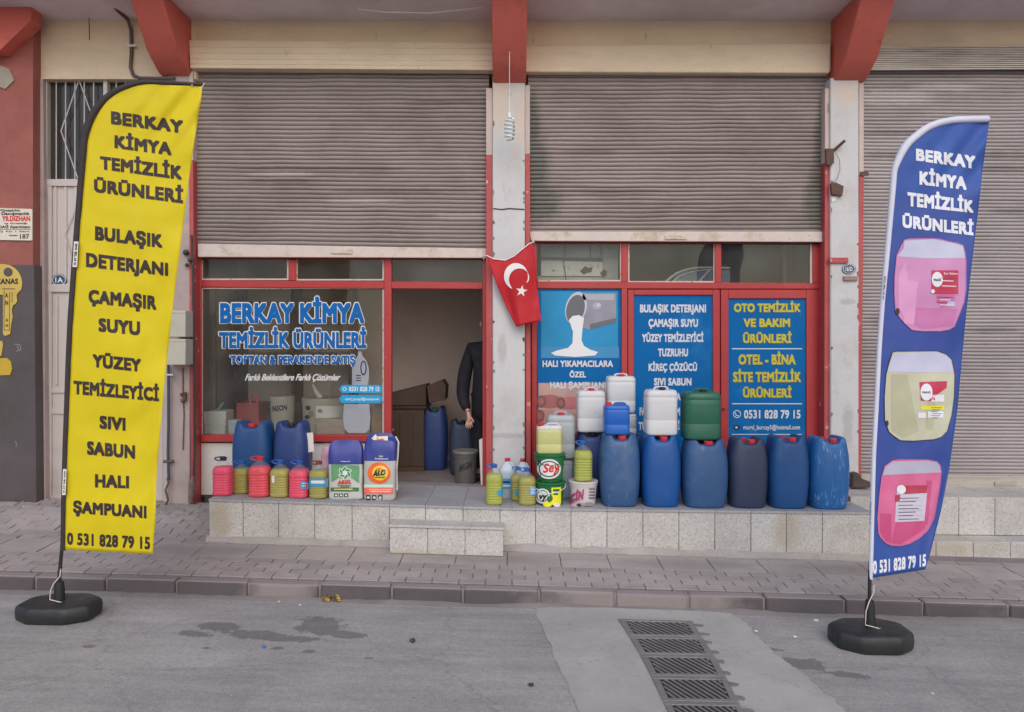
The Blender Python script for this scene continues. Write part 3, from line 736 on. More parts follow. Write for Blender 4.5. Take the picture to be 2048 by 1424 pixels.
# ------------------------------------------------------------------ rooms behind
XL, XM, XR = W(385, 500, .2).x, W(1017, 500, .2).x, W(1690, 500, .2).x
ZF = .50
mb = MB(); mb.box(XL - .2, XM - .041, 2.0, 2.1, ZF, 4.4); mb.box(XL - .3, XL - .2, .3, 4.3, ZF, 4.4); mb.box(XM - .04, XM + .04, .36, 4.2, ZF, 4.4)
mb.box(XM, XR + .2, 4.2, 4.3, ZF, 4.4); mb.box(XR + .2, XR + .3, .3, 4.3, ZF, 4.4)
mb.build('interior_wall', m_inwall, bld)
mb = MB(); mb.box(XL - .3, XR + .3, .17, 4.3, ZF - .12, ZF - .02); mb.build('interior_floor', m_infloor, bld)
mb = MB(); mb.box(XL - .3, XR + .3, .3, 4.3, 4.4, 4.5); mb.build('interior_ceiling', m_inwall, bld)
# door threshold strip
mb = MB(); mb.pq([(783, 972), (966, 976), (966, 984), (783, 980)], .04, .2); mb.build('threshold', m_cover, bld, bevel=.004)

# ------------------------------------------------------------------ plinth clad in terrazzo
def terrazzo(name, col, amt=.85, sc=46):
    m = M(name, col, .6, .05, 2, .0015, 60, dirt=S(140, 134, 130), ds=1.6, dlo=.46, dhi=.74, damt=.7, island=.05)
    t = m.node_tree; N, L = t.nodes, t.links; p = N['Principled BSDF']; src = p.inputs['Base Color'].links[0].from_socket
    tc = N.new('ShaderNodeTexCoord')
    for sc_, thr, colr in ((sc, .20, S(96, 86, 80)), (sc * 1.6, .17, S(140, 120, 104)), (sc * .7, .14, S(225, 215, 205))):
        dn = N.new('ShaderNodeTexNoise'); dn.inputs['Scale'].default_value = sc_ * .8; L.new(tc.outputs['Object'], dn.inputs['Vector'])
        mv = N.new('ShaderNodeVectorMath'); mv.operation = 'MULTIPLY_ADD'; mv.inputs[1].default_value = (.02, .02, .02); L.new(dn.outputs['Color'], mv.inputs[0]); L.new(tc.outputs['Object'], mv.inputs[2])
        vo = N.new('ShaderNodeTexVoronoi'); vo.inputs['Scale'].default_value = sc_; vo.inputs['Randomness'].default_value = 1; L.new(mv.outputs[0], vo.inputs['Vector'])
        sz = N.new('ShaderNodeSeparateColor'); L.new(vo.outputs['Color'], sz.inputs[0])
        th = N.new('ShaderNodeMath'); th.operation = 'MULTIPLY'; th.inputs[1].default_value = thr * 2.7; L.new(sz.outputs[0], th.inputs[0])
        cp = N.new('ShaderNodeMath'); cp.operation = 'SUBTRACT'; L.new(th.outputs[0], cp.inputs[0]); L.new(vo.outputs['Distance'], cp.inputs[1])
        mr = N.new('ShaderNodeMapRange'); mr.inputs[1].default_value = -.02; mr.inputs[2].default_value = .06; mr.inputs[4].default_value = amt * .8; L.new(cp.outputs[0], mr.inputs[0])
        mx = N.new('ShaderNodeMix'); mx.data_type = 'RGBA'; mx.inputs[7].default_value = (*colr, 1)
        L.new(mr.outputs[0], mx.inputs[0]); L.new(src, mx.inputs[6]); src = mx.outputs[2]
    L.new(src, p.inputs['Base Color']); return m
m_terr = terrazzo('terrazzo', S(188, 184, 180, 1.1), .44, 62)
add_marks(m_terr, [((x_, -.9, z_), (rx, 9, rz)) for x_, z_, rx, rz in ((-2.0, .20, .5, .05), (-.9, .16, .4, .04), (.4, .13, .5, .04), (1.3, .10, .5, .05), (2.4, .08, .5, .06), (2.35, .3, .10, .2), (-2.5, .36, .08, .2), (3.6, .1, .6, .08))], S(158, 146, 122), .9, .6, 9)
add_chips(m_terr, S(132, 126, 120), 14, .62, .08, .5, (1, 1, .5))
m_ttop = terrazzo('grey tile', S(160, 160, 164, 1.05), .25, 60)
m_grout = M('grout', S(128, 124, 122), .9, .15, 6)
PY = -.90
PXL, PXR = W(418, 1040, PY).x, W(1745, 1040, PY).x
core = MB()
def slabx(mb, x0, x1, y0, y1, dz, zb):
    xs_ = sorted({x0, x1} | ({0.0} if x0 < 0 < x1 else set()))
    for a, b in zip(xs_, xs_[1:]):
        mb.hexa([(a, y0, zb(a)), (b, y0, zb(b)), (b, y1, zb(b)), (a, y1, zb(a))],
                [(a, y0, top_z(a) + dz), (b, y0, top_z(b) + dz), (b, y1, top_z(b) + dz), (a, y1, top_z(a) + dz)])
base = lambda x: side_z(x, PY) - .06
slabx(core, PXL + .012, PXR, PY + .014, .17, -.006, base)
plo = core.build('plinth', m_grout, bld)
# front tiles
tl = MB()
tx = [W(px, 1040, PY).x for px in (418, 486, 557, 629, 704, 779, 851, 926, 1000, 1071, 1142, 1214, 1286, 1358, 1430, 1502, 1573, 1645, 1745)]
for a, b in zip(tx, tx[1:]):
    g = .0022; j = random.uniform(-.003, .003)
    lo = lambda x: side_z(x, PY) + .03 + j
    hi = lambda x: top_z(x) - .022
    a_, b_ = a + g, b - g
    tl.hexa([(a_, PY + j * .5, lo(a_)), (b_, PY + j * .5, lo(b_)), (b_, PY + .02, lo(b_)), (a_, PY + .02, lo(a_))],
            [(a_, PY + j * .5, hi(a_)), (b_, PY + j * .5, hi(b_)), (b_, PY + .02, hi(b_)), (a_, PY + .02, hi(a_))])
# left end
lo, hi = side_z(PXL, PY) + .02, top_z(PXL) - .022
for k in range(3):
    y0 = PY + .004 + k * .29
    tl.hexa([(PXL, y0, lo), (PXL + .014, y0, lo), (PXL + .014, y0 + .287, lo), (PXL, y0 + .287, lo)],
            [(PXL, y0, hi), (PXL + .014, y0, hi), (PXL + .014, y0 + .287, hi), (PXL, y0 + .287, hi)])
tl.build('front_tiles', m_terr, plo, bevel=.004)
tp = MB()
for a, b in zip(tx, tx[1:]):
    for k in range(3):
        y0, y1 = PY - .012 + k * .31, PY - .012 + (k + 1) * .31
        y1 = min(y1, .0)
        parts_ = [(a, b)] if not (a < 0 < b) else [(a, 0), (0, b)]
        for a2, b2 in parts_:
            g = .0018
            c = [(a2 + g, y0 + g), (b2 - g, y0 + g), (b2 - g, y1 - g), (a2 + g, y1 - g)]
            tp.hexa([(x, y, top_z(x) - .02) for x, y in c], [(x, y, top_z(x)) for x, y in c])
tp.build('top_tiles', m_ttop, plo)
# skirt of rough mortar along the foot
sk = MB(); rows = []
N_ = 90
for i in range(N_ + 1):
    x = lerp(PXL - .02, PXR, i / N_); h_ = .045 + .03 * mnoise.noise(Vector((x * 3, 0, 0))) + .012 * mnoise.noise(Vector((x * 17, 0, 2)))
    d_ = .012 + .03 * max(0, mnoise.noise(Vector((x * 2.3, 5, 0))))
    zb = side_z(x, PY)
    rows.append([Vector((x, PY - .03 - d_, zb - .012)), Vector((x, PY - .010 - d_ * .5, zb + h_ * .6)), Vector((x, PY - .003, zb + h_)), Vector((x, PY + .02, zb + h_ + .003))])
sk.loft(rows, (0, 0), closed=False)
sk.build('mortar_skirt', M('rough mortar', S(164, 156, 152, 1.0), .9, .1, 6, .006, 50, dirt=S(130, 116, 108), ds=4), plo, smooth=60)
# low step in front of the door
st = MB(); SY = -1.10
a, b = W(779, 1050, SY).x, W(1007, 1050, SY).x
zt = W(900, 1052, SY).z; 
hi = lambda x: zt - .028 * (x - (a + b) / 2)
xs_ = [a, W(855, 1050, SY).x, W(930, 1050, SY).x, b]
for p, q in zip(xs_, xs_[1:]):
    g = .0022; p_, q_ = p + g, q - g
    lo = lambda x: side_z(x, SY) + .006
    st.hexa([(p_, SY, lo(p_)), (q_, SY, lo(q_)), (q_, SY + .02, lo(q_)), (p_, SY + .02, lo(p_))], [(p_, SY, hi(p_) - .022), (q_, SY, hi(q_) - .022), (q_, SY + .02, hi(q_) - .022), (p_, SY + .02, hi(p_) - .022)])
g = .006
st.hexa([(a - g, SY - .012, hi(a) - .02), (b + g, SY - .012, hi(b) - .02), (b + g, PY - .002, hi(b) - .02), (a - g, PY - .002, hi(a) - .02)],
        [(a - g, SY - .012, hi(a)), (b + g, SY - .012, hi(b)), (b + g, PY - .002, hi(b)), (a - g, PY - .002, hi(a))])
st.hexa([(a + .004, SY + .012, side_z(a, SY) - .05), (b - .004, SY + .012, side_z(b, SY) - .05), (b - .004, PY - .002, side_z(b, PY) - .05), (a + .004, PY - .002, side_z(a, PY) - .05)],
        [(a + .004, SY + .012, hi(a) - .024), (b - .004, SY + .012, hi(b) - .024), (b - .004, PY - .002, hi(b) - .024), (a + .004, PY - .002, hi(a) - .024)])
st.build('step', m_terr, plo, bevel=.004)
# plinth of the next shop on the right, set back a little
RY = -.48
x0 = PXR + .002
rp = MB()
for k in range(16):
    a, b = x0 + k * .33, x0 + (k + 1) * .33 - .004
    zt_ = lambda x: W(1900, 994, RY).z - .006 * (x - 3.8)
    RL = -.70
    md = lambda x: W(1900, 1082, RL).z - .008 * (x - 3.8)
    lo = lambda x: side_z(x, RL) - .04
    rp.hexa([(a, RY, md(a)), (b, RY, md(b)), (b, .05, md(b)), (a, .05, md(a))], [(a, RY, zt_(a)), (b, RY, zt_(b)), (b, .05, zt_(b)), (a, .05, zt_(a))])
    rp.hexa([(a, RL, lo(a)), (b, RL, lo(b)), (b, .05, lo(b)), (a, .05, lo(a))], [(a, RL, md(a) - .004), (b, RL, md(b) - .004), (b, .05, md(b) - .004), (a, .05, md(a) - .004)])
rp.build('plinth', m_terr, bld, bevel=.004)

# ------------------------------------------------------------------ steel door at the left
m_gate = M('pink grey steel paint', S(184, 174, 170, 1.15), .5, .04, 2, .0006, 20, dirt=S(132, 116, 112), ds=2, dlo=.5, dhi=.76, damt=.55)
GY = .04
gt = MB()
gt.pb(86, 155, 94, 1005, GY, GY + .08); gt.pb(86, 152, 340, 160, GY + .002, GY + .08); gt.pb(326, 155, 336, 1005, GY, GY + .08)
gt.pb(206, 160, 214, 1005, GY + .002, GY + .08)
gate = gt.build('steel_door', m_gate, bld, bevel=.004); tag(gate, 'pinkish steel street door with barred upper light')
for x0, x1 in ((94, 206), (214, 326)):
    mb = MB()
    mb.pb(x0, 358, x1, 372, GY + .005, GY + .05)
    mb.pb(x0, 372, x1, 1002, GY + .03, GY + .05)
    mb.pb(x0, 568, x1, 584, GY + .005, GY + .03); mb.pb(x0, 776, x1, 786, GY + .015, GY + .03); mb.pb(x0, 818, x1, 828, GY + .015, GY + .03); mb.pb(x0, 990, x1, 1002, GY + .01, GY + .03)
    mb.pb(x0, 372, x0 + 9, 990, GY + .01, GY + .03); mb.pb(x1 - 9, 372, x1, 990, GY + .01, GY + .03)
    for k in range(4):
        xx = x0 + 16 + k * 24; mb.pb(xx, 592, xx + 5, 770, GY + .014, GY + .03)
    for k in range(3):
        xx = x0 + 14 + k * 20; mb.pb(xx, 372, xx + 5, 560, GY + .016, GY + .03)
    mb.build('door_panel', m_gate, gate, bevel=.003)
    gb = MB(); Y = GY + .02
    for k in range(1, 6):
        xx = x0 + k * (x1 - x0) / 6; gb.tube([W(xx, 158, Y), W(xx, 360, Y)], .006, 6)
    xm = (x0 + x1) / 2
    gb.tube([W(xm + 8, 160, Y - .006), W(xm - 28, 262, Y - .006), W(xm + 6, 358, Y - .006)], .006, 6); gb.tube([W(xm + 8, 160, Y - .006), W(xm + 45, 262, Y - .006), W(xm + 6, 358, Y - .006)], .006, 6)
    gb.tube([W(xm + 12, 395, Y - .006), W(xm - 20, 468, Y - .006), W(xm + 2, 545, Y - .006)], .005, 6)
    gb.build('bars', m_gate, gate)
mb = MB(); mb.pb(94, 158, 326, 360, GY + .06, GY + .07); mb.build('dark_pane', M('dark door glass', (.045, .045, .042), .12, .2, 3), gate)
mb = MB(); mb.box(-9, XL - .31, .36, .5, .0, 4.4); mb.build('rear_wall', m_inwall, bld)
# ------------------------------------------------------------------ plastics
m_drum = M('blue drum plastic', S(26, 76, 132, 1.0), .5, .08, 3, .0008, 40, dirt=S(70, 100, 140), ds=4, dlo=.55, dhi=.85, damt=.35)
m_drum2 = M('bright blue drum plastic', S(20, 80, 150, 1.0), .48, .06, 3, .0008, 40, dirt=S(60, 105, 160), ds=4, dlo=.56, dhi=.85, damt=.3)
m_drum3 = M('dull blue drum plastic', S(50, 86, 132, 1.0), .5, .10, 3, .0008, 40, dirt=S(110, 116, 128), ds=3, dlo=.54, dhi=.8, damt=.45)
m_drum4 = M('navy drum plastic', S(54, 64, 92, .9), .5, .10, 3, .0008, 40, dirt=S(90, 92, 112), ds=3, dlo=.54, dhi=.8, damt=.35)
m_drum5 = M('scratched blue drum plastic', S(30, 92, 154, 1.1), .45, .08, 3, .0008, 40, dirt=S(150, 178, 200), ds=5, dlo=.60, dhi=.64, damt=.6, stretch=(4, 4, .35))
m_drum6 = M('dark blue drum plastic', S(42, 66, 126, .95), .48, .08, 3, .0008, 40)
m_capr = M('red cap plastic', S(196, 52, 58, 1.1), .35, .05, 5)
m_capb = M('blue cap plastic', S(40, 92, 166, 1.1), .35, .05, 5)
m_capn = M('navy cap plastic', S(40, 44, 74, 1.0), .35, .05, 5)
m_capk = M('black cap plastic', (.025, .025, .028), .4, .05, 5)
m_hdpe = M('white can plastic', S(216, 216, 218, 1.08), .38, .03, 3, .0004, 20, transl=.15)
m_hdpeg = M('grey white can plastic', S(178, 186, 190, 1.05), .38, .06, 3, .0004, 20, transl=.15)
m_yel = M('pale yellow filled plastic', S(206, 206, 138, 1.08), .35, .06, 3, transl=.15)
m_green = M('green can plastic', S(40, 96, 76, 1.1), .42, .08, 3, .0005, 20)
m_bluec = M('blue can plastic', S(26, 92, 178, 1.1), .38, .05, 3, .0004, 20)
m_pink = M('pink liquid', S(244, 32, 84, 1.25), .25, .04, 3, transl=.08, spec=.25)
m_redl = M('red liquid', S(244, 38, 62, 1.25), .25, .04, 3, transl=.08, spec=.25)
m_oil = M('yellow green liquid', S(152, 144, 20, 1.15), .25, .05, 3, transl=.08, spec=.25)
m_oil2 = M('straw liquid', S(166, 156, 44, 1.15), .25, .05, 3, transl=.08, spec=.25)
m_lime = M('lime liquid', S(160, 164, 16, 1.15), .25, .05, 3, transl=.08, spec=.25)
m_bleach = M('bluish white plastic', S(196, 208, 222, 1.1), .35, .03, 3, transl=.2)
m_shell = M('clear bottle plastic', S(215, 220, 222), .12, 0, spec=.6, alpha=.10, tint=(.985, .985, .985))
m_paper = M('white paper label', S(222, 220, 216, 1.05), .6, .03, 6)
m_lblue = M('light blue label', S(60, 150, 200, 1.05), .5, .04, 6)
m_ink = M('dark ink', (.02, .02, .025), .5, 0)
m_inkb = M('blue ink', S(40, 80, 150), .5, 0)
m_inkr = M('red ink', S(200, 40, 45), .5, 0)
m_bgreen = M('green pail plastic', S(34, 106, 62, 1.1), .38, .05, 4)
m_bwhite = M('white pail plastic', S(205, 196, 196, 1.08), .4, .03, 4)
m_wire = M('galvanised wire', (.45, .44, .43), .4, .1, 20, metal=.8)

for m_, cc in ((m_drum, S(96, 130, 168)), (m_drum2, S(80, 130, 186)), (m_drum3, S(118, 134, 156)), (m_drum4, S(110, 112, 134)), (m_drum6, S(88, 100, 150))):
    add_chips(m_, cc, 16, .62, .10, .6, (1, 1, .25), 4, .5); add_chips(m_, cc, 60, .66, .04, .6, (2, 2, .3), 5, .52)
    add_chips(m_, S(60, 66, 84), 7, .58, .14, .4)
add_chips(m_drum5, S(176, 200, 216), 44, .62, .04, .5, (2.2, 2.2, .16), 4, .46); add_chips(m_drum5, S(110, 150, 190), 14, .58, .1, .6, (1, 1, .3))
add_chips(m_hdpe, S(176, 172, 168), 14, .60, .12, .5); add_chips(m_green, S(70, 110, 92), 18, .62, .08, .6, (1, 1, .4))
# ------------------------------------------------------------------ builders, all at the origin in real size
def drum_body(Wd=.34, D=.31, H=.64):
    mb = MB(); N = 64
    prof = [(0, .80), (.008, .84), (.03, .87), (.08, .90), (.18, .95), (.32, .985), (.46, 1.0), (.60, .995), (.74, .965), (.84, .91), (.90, .875), (.945, .85), (.97, .825), (.985, .795), (.995, .75), (1.0, .68), (1.0, .5), (1.0, .3), (1.0, .1)]
    rings = []
    for t, s_ in prof:
        nn = 3.4
        ring = sup(0, 0, H * t, Wd / 2 * s_, D / 2 * s_, nn, N)
        for v in ring:
            if t > .9:
                k = sstep(.085, .048, abs(v.x))
                v.z -= .045 * k * sstep(.90, .985, t)
        rings.append(ring)
    mb.loft(rings); return mb
def make_drum():
    r = thing('plastic_drum', 'x', 'drum')
    drum_body().build('body', m_drum, r, smooth=50)
    mb = MB(); mb.lathe([(.592, .030), (.604, .034), (.624, .034), (.629, .030), (.629, .0)], (.012, -.10, 0), 20, caps=(1, 0)); mb.build('cap', m_capr, r)
    mb = MB(); mb.lathe([(.592, .026), (.62, .026), (.623, 0)], (.0, .09, 0), 20, caps=(1, 0)); mb.build('cap', m_capr, r)
    return r
DW, DH = .34, .64
def jerry_body(Wd, D, H, level=None, n=5.0, ribs=True):
    mb = MB(); N = 48
    prof = [(0, .90), (.01, .95), (.03, .985), (.06, 1), (.30, 1.0), (.31, .988), (.325, .988), (.335, 1.0), (.64, 1.0), (.70, 1.0)]
    if ribs: prof += [(.78, 1.0), (.79, .985), (.805, .985), (.815, 1.0)]
    prof += [(.86, .995), (.90, .97), (.93, .92), (.945, .84), (.95, .7), (.95, .3)]
    rings = [sup(0, 0, H * t, Wd / 2 * s_, D / 2 * s_ if t < .86 else D / 2 * s_, n, N) for t, s_ in prof]
    mb.loft(rings)
    if level is not None:
        for i, f in enumerate(mb.f):
            zc = sum(mb.v[j].z for j in f) / len(f)
            if zc < level * H: mb.m[i] = 1
    return mb
def make_jerry(Wd, D, H, mats, cap, level=None, capx=0.0, n=5.0, ribs=True, hside=False):
    def f():
        r = thing('jerrycan', 'x', 'jerrycan')
        jerry_body(Wd, D, H, level, n, ribs).build('body', mats, r, smooth=50)
        mb = MB(); h0 = H * .94
        a = Wd * .22; hx = Wd * .12 if capx < -.1 else 0
        # moulded grip: an arch running left to right near the front
        mb.tube([(hx - a, -.02, h0 - .012), (hx - a * .9, -.02, h0 + H * .05), (hx - a * .6, -.02, h0 + H * .062), (hx + a * .6, -.02, h0 + H * .062), (hx + a * .9, -.02, h0 + H * .05), (hx + a, -.02, h0 - .012)], .0095, 10)
        mb.build('handle', mats[0] if isinstance(mats, list) else mats, r)
        mb = MB(); cx = capx * Wd; cy = -D * .30
        mb.lathe([(h0 - .01, .022), (h0 + .004, .026), (h0 + .024, .026), (h0 + .027, .022), (h0 + .027, 0)], (cx, cy, 0), 20, caps=(1, 0)); mb.build('cap', cap, r)
        return r
    return f
def make_bottle():
    r = thing('water_bottle', 'x', 'bottle')
    a = .078; N = 36
    prof = [(0, .86), (.006, .96), (.018, 1.0), (.03, 1.0)]
    z = .036
    while z < .19:
        prof += [(z, 1.0), (z + .006, .955), (z + .012, .955), (z + .018, 1.0)]; z += .024
    prof += [(.215, 1.0), (.235, .985), (.255, .92), (.275, .78), (.29, .60), (.302, .42), (.312, .29), (.330, .26)]
    mb = MB(); mb.loft([sup(0, 0, z, a * s_, a * s_, 3.2 if z < .25 else 2.4, N) for z, s_ in prof]); mb.build('shell', m_shell, r, smooth=60)
    LV = .262
    pr = [(z, s_ * .972) for z, s_ in prof if z < LV]; pr[0] = (.004, .84); pr.append((LV, .845))
    mb = MB(); mb.loft([sup(0, 0, z, a * s_, a * s_, 3.2 if z < .25 else 2.4, N) for z, s_ in pr]); mb.build('liquid', m_oil, r, smooth=60)
    mb = MB(); mb.lathe([(.318, .024), (.322, .026), (.344, .026), (.347, .023), (.347, 0)], n=20, caps=(1, 0)); mb.build('cap', m_capb, r)
    mb = MB(); mb.tube([(-.020, -.022, .319), (-.045, -.03, .328), (-.062, -.02, .341), (-.058, .0, .347), (-.03, .012, .349), (.0, .018, .349), (.024, .012, .340)], .0058, 8)
    mb.build('handle', m_capb, r)
    return r
BH = .35
def make_pail(mat, lidm):
    def f():
        r = thing('pail', 'x', 'pail')
        H = .235; mb = MB()
        mb.lathe([(0, .100), (.006, .106), (.19, .121), (.192, .127), (.205, .128), (.207, .122), (.222, .124), (.224, .0)], n=40, caps=(1, 0)); mb.build('body', mat, r)
        mb = MB(); mb.lathe([(.216, .1245), (.216, .131), (.232, .132), (.236, .128), (.2335, .118), (.2335, 0)], n=40, caps=(0, 0)); mb.build('lid', lidm, r)
        return r
    return f
PH = .236
m_inst = {}
def cylfn(cx, cy, rad, dr=0.0):
    """wrap artwork round the front of an upright round thing"""
    def fn(u, v, l):
        d = ray(u, v); R_ = rad + .0012 + l
        # hit of the ray with the cylinder
        ox, oy = -cx, CAMY - cy
        A = d.x * d.x + d.y * d.y; B = 2 * (ox * d.x + oy * d.y); C = ox * ox + oy * oy - R_ * R_
        q = max(0.0, B * B - 4 * A * C); t = (-B - math.sqrt(q)) / (2 * A)
        return Vector((d.x * t, CAMY + d.y * t, CAMZ + d.z * t))
    return fn
def at(x0, x1, Yc):
    """centre and real width of something seen between two picture columns at depth Yc"""
    px = (x0 + x1) / 2; p = W(px, 900, Yc)
    return p.x, (x1 - x0) / F * (Yc - CAMY)

# ------------------------------------------------------------------ drums
G_D = 'blue drums on the plinth'
drums = {}
def drum(key, x0, x1, Yc, ytop, mat, label, caps=m_capr, zb=None):
    x, w = at(x0, x1, Yc); z = top_z(x) if zb is None else zb
    h = W((x0 + x1) / 2, ytop, Yc).z - z
    r = spawn('drum', make_drum, (x, Yc, z + .001), (w / DW, w / DW, h / DH), label, 'drum', G_D)
    paint(r, 'body', mat); paint(r, 'cap', caps); drums[key] = (x, z + .001 + h, Yc, w); return r
drum(1, 1198, 1278, -.70, 866, m_drum3, 'dull blue drum with the small blue jerrycan standing on it')
drum(2, 1281, 1359, -.70, 868, m_drum2, 'bright blue drum with a white jerrycan standing on it')
drum(3, 1362, 1452, -.70, 876, m_drum3, 'broad dusty blue drum with the green jerrycan standing on it')
drum(4, 1454, 1531, -.70, 874, m_drum4, 'navy purple drum, the darkest in the front row')
drum(5, 1532, 1612, -.70, 870, m_drum, 'clean blue drum between the navy drum and the scratched drum')
drum(6, 1613, 1692, -.70, 872, m_drum5, 'scratched blue drum with white drips beside the right pillar')
drum(7, 1148, 1216, -.34, 860, m_drum6, 'blue drum behind the bottle on the white pail, carrying a white jerrycan', m_capk)
drum(8, 1222, 1290, -.30, 868, m_drum, 'blue drum behind the front row, mostly hidden, under two white jerrycans', m_capk)
drum(9, 470, 549, -.36, 842, m_drum, 'blue drum with red cap in front of the shop window')
dd = drum(10, 551, 622, -.36, 842, m_drum6, 'dark blue drum with black cap in front of the shop window', m_capk)
# taped paper on the dark drum
pp = Print(); pp.poly([(612, 866), (626, 865), (628, 903), (615, 905)], 0)
x, zt_, Yc, w = drums[10]; pp.build('paper_tag', m_paper, dd, lambda u, v, l: W(u, v, Yc - .07 - l))

# ------------------------------------------------------------------ jerrycans
G_J = 'jerrycans stacked on the drums and pails'
def jerry(key, W0, H0, D0, mats, cap, x0, x1, Yc, ytop, zb, label, **kw):
    x, w = at(x0, x1, Yc); h = W((x0 + x1) / 2, ytop, Yc).z - zb
    r = spawn(key, make_jerry(W0, D0, H0, mats, cap, **kw), (x, Yc, zb), (w / W0, w / W0, h / H0), label, 'jerrycan', G_J)
    return r, zb + h * .94
jerry('jw', .25, .40, .20, m_hdpe, m_capr, 1153, 1209, -.42, 776, drums[7][1] - .002, 'white jerrycan with red cap on the blue drum behind the yellow bottle')
_, zj = jerry('jw', .25, .40, .20, m_hdpe, m_capr, 1214, 1271, -.32, 824, drums[8][1] - .002, 'lower white jerrycan, hidden behind the small blue jerrycan')
jerry('jw', .25, .40, .20, m_hdpe, m_capr, 1212, 1269, -.32, 748, zj + .012, 'topmost white jerrycan, above the small blue jerrycan')
r, _ = jerry('jw', .25, .40, .20, m_hdpe, m_capr, 1289, 1352, -.70, 774, drums[2][1] - .002, 'white jerrycan with black cap, left of the green jerrycan'); paint(r, 'cap', m_capk)
r, _ = jerry('jg', .30, .38, .26, m_green, m_capk, 1364, 1437, -.70, 778, drums[3][1] - .002, 'dark green square jerrycan with black cap', n=4.0)
r.name = 'jerrycan'; 
x, zt_, Yc, w = drums[3]
mb = MB(); c = W(1409, 858, -.70); c.y = -.70 - .135; mb.cyl(c, c + Vector((0, .03, 0)), .012); mb.build('tap', m_capr, r)
jerry('jb', .22, .25, .17, m_bluec, m_capr, 1207, 1258, -.74, 806, drums[1][1] - .002, 'small blue jerrycan with red cap on its left corner', capx=-.34)

# ------------------------------------------------------------------ left of the drums: pails, cans, bottles
def pail(key, mat, lid, x0, x1, Yc, zb, label):
    x, w = at(x0, x1, Yc); s_ = w / .262
    r = spawn(key, make_pail(mat, lid), (x, Yc, zb), (s_, s_, s_), label, 'pail', 'detergent pails')
    return r, x, s_
r1, x1, s1 = pail('pg', m_bgreen, m_bgreen, 1069, 1131, -.72, top_z(W(1100, 1000, -.72).x) + .001, 'green pail with lemon picture, bottom of the stack left of the drums')
hz = (W(1100, 961, -.72).z - r1.location.z) / PH; r1.scale.z = hz; XF[r1.name][1].z = hz
z2 = r1.location.z + PH * hz - .001
r2, x2, s2 = pail('pg', m_bgreen, m_bgreen, 1069, 1131, -.72, z2, 'green pail with white oval emblem, on top of the lemon pail')
hz2 = (W(1100, 905, -.72).z - z2) / PH; r2.scale.z = hz2; XF[r2.name] = (XF[r2.name][0], Vector((s2, s2, hz2)))
z3 = z2 + PH * hz2 - .001
def fixxf(r):
    XF[r.name] = (Vector(r.location), Vector(r.scale))
    for c in r.children: XF[c.name] = XF[r.name]
for r in (r1, r2): fixxf(r)
fn = cylfn(x1, -.72, .124 * s1)
p = Print()
p.rect(1076, 918, 1126, 958, 2, 1); p.ell(1098, 938, 24, 20, 0, 2); p.ell(1098, 938, 20.5, 16.5, 1, 3); p.ell(1098, 938, 18, 14, 0, 4)
p.text('Sey', 1086, 1120, (928, 946, 925, 943), 3, 5, .03, .2)
p.rect(1076, 920, 1082, 956, 4, 2)
p.build('printed_label', [m_pw, M('deep green print', S(30, 80, 50), .5, 0), m_bgreen, m_inkr, m_capn], r2, fn, 6)
p = Print()
p.ell(1085, 992, 15, 15, 0, 1); p.ell(1085, 992, 12, 12, 4, 2); p.ell(1085, 992, 10, 10, 0, 3); p.text('vy', 1078, 1094, (986, 999), 1, 4, .05, .2)
p.rect(1103, 974, 1122, 1008, 3, 1); p.rect(1106, 978, 1119, 983, 4, 2); p.rect(1106, 986, 1116, 990, 4, 2)
p.ell(1107, 1003, 8, 7, 3, 3); p.ell(1095, 1008, 9, 6, 3, 2); p.ell(1114, 1010, 7, 4, 0, 4); p.ell(1100, 998, 5, 7, 4, 4, rot=.5)
p.build('printed_label', [m_pw, m_ink, m_bgreen, M('lemon yellow print', S(232, 214, 40), .5, 0), m_bgreen], r1, fn, 6)
for r in (r1, r2):
    mb = MB(); c = Vector(r.location); s_ = r.scale.x
    zz = c.z + .205 * r.scale.z
    mb.tube([(c.x - .129 * s_, c.y, zz), (c.x - .125 * s_, c.y - .05, zz - .03), (c.x - .07, c.y - .125, zz - .055), (c.x + .0, c.y - .138, zz - .062), (c.x + .07, c.y - .125, zz - .05), (c.x + .126 * s_, c.y - .05, zz - .025), (c.x + .129 * s_, c.y, zz)], .0035, 6)
    mb.build('handle', m_pw if r is r1 else m_bgreen, r)
# pale yellow can on top
r, _ = jerry('jy', .20, .30, .15, [m_hdpe, m_yel], m_capr, 1073, 1124, -.72, 846, z3, 'jerrycan filled with pale yellow liquid, on the green pails', level=.80, capx=-.34)
# grey-white can behind, on an upside-down white can
xg, wg = at(1093, 1149, -.42); zg = top_z(xg)
_, zj = jerry('jg2', .25, .36, .20, m_bleach, m_capr, 1096, 1146, -.40, 912, zg + .001, 'bluish white can standing behind the green pails under the grey jerrycan')
jerry('jg3', .25, .40, .20, m_hdpeg, m_capr, 1093, 1149, -.42, 824, zj + .012, 'greyish translucent jerrycan with faded red cap behind the pale yellow one')
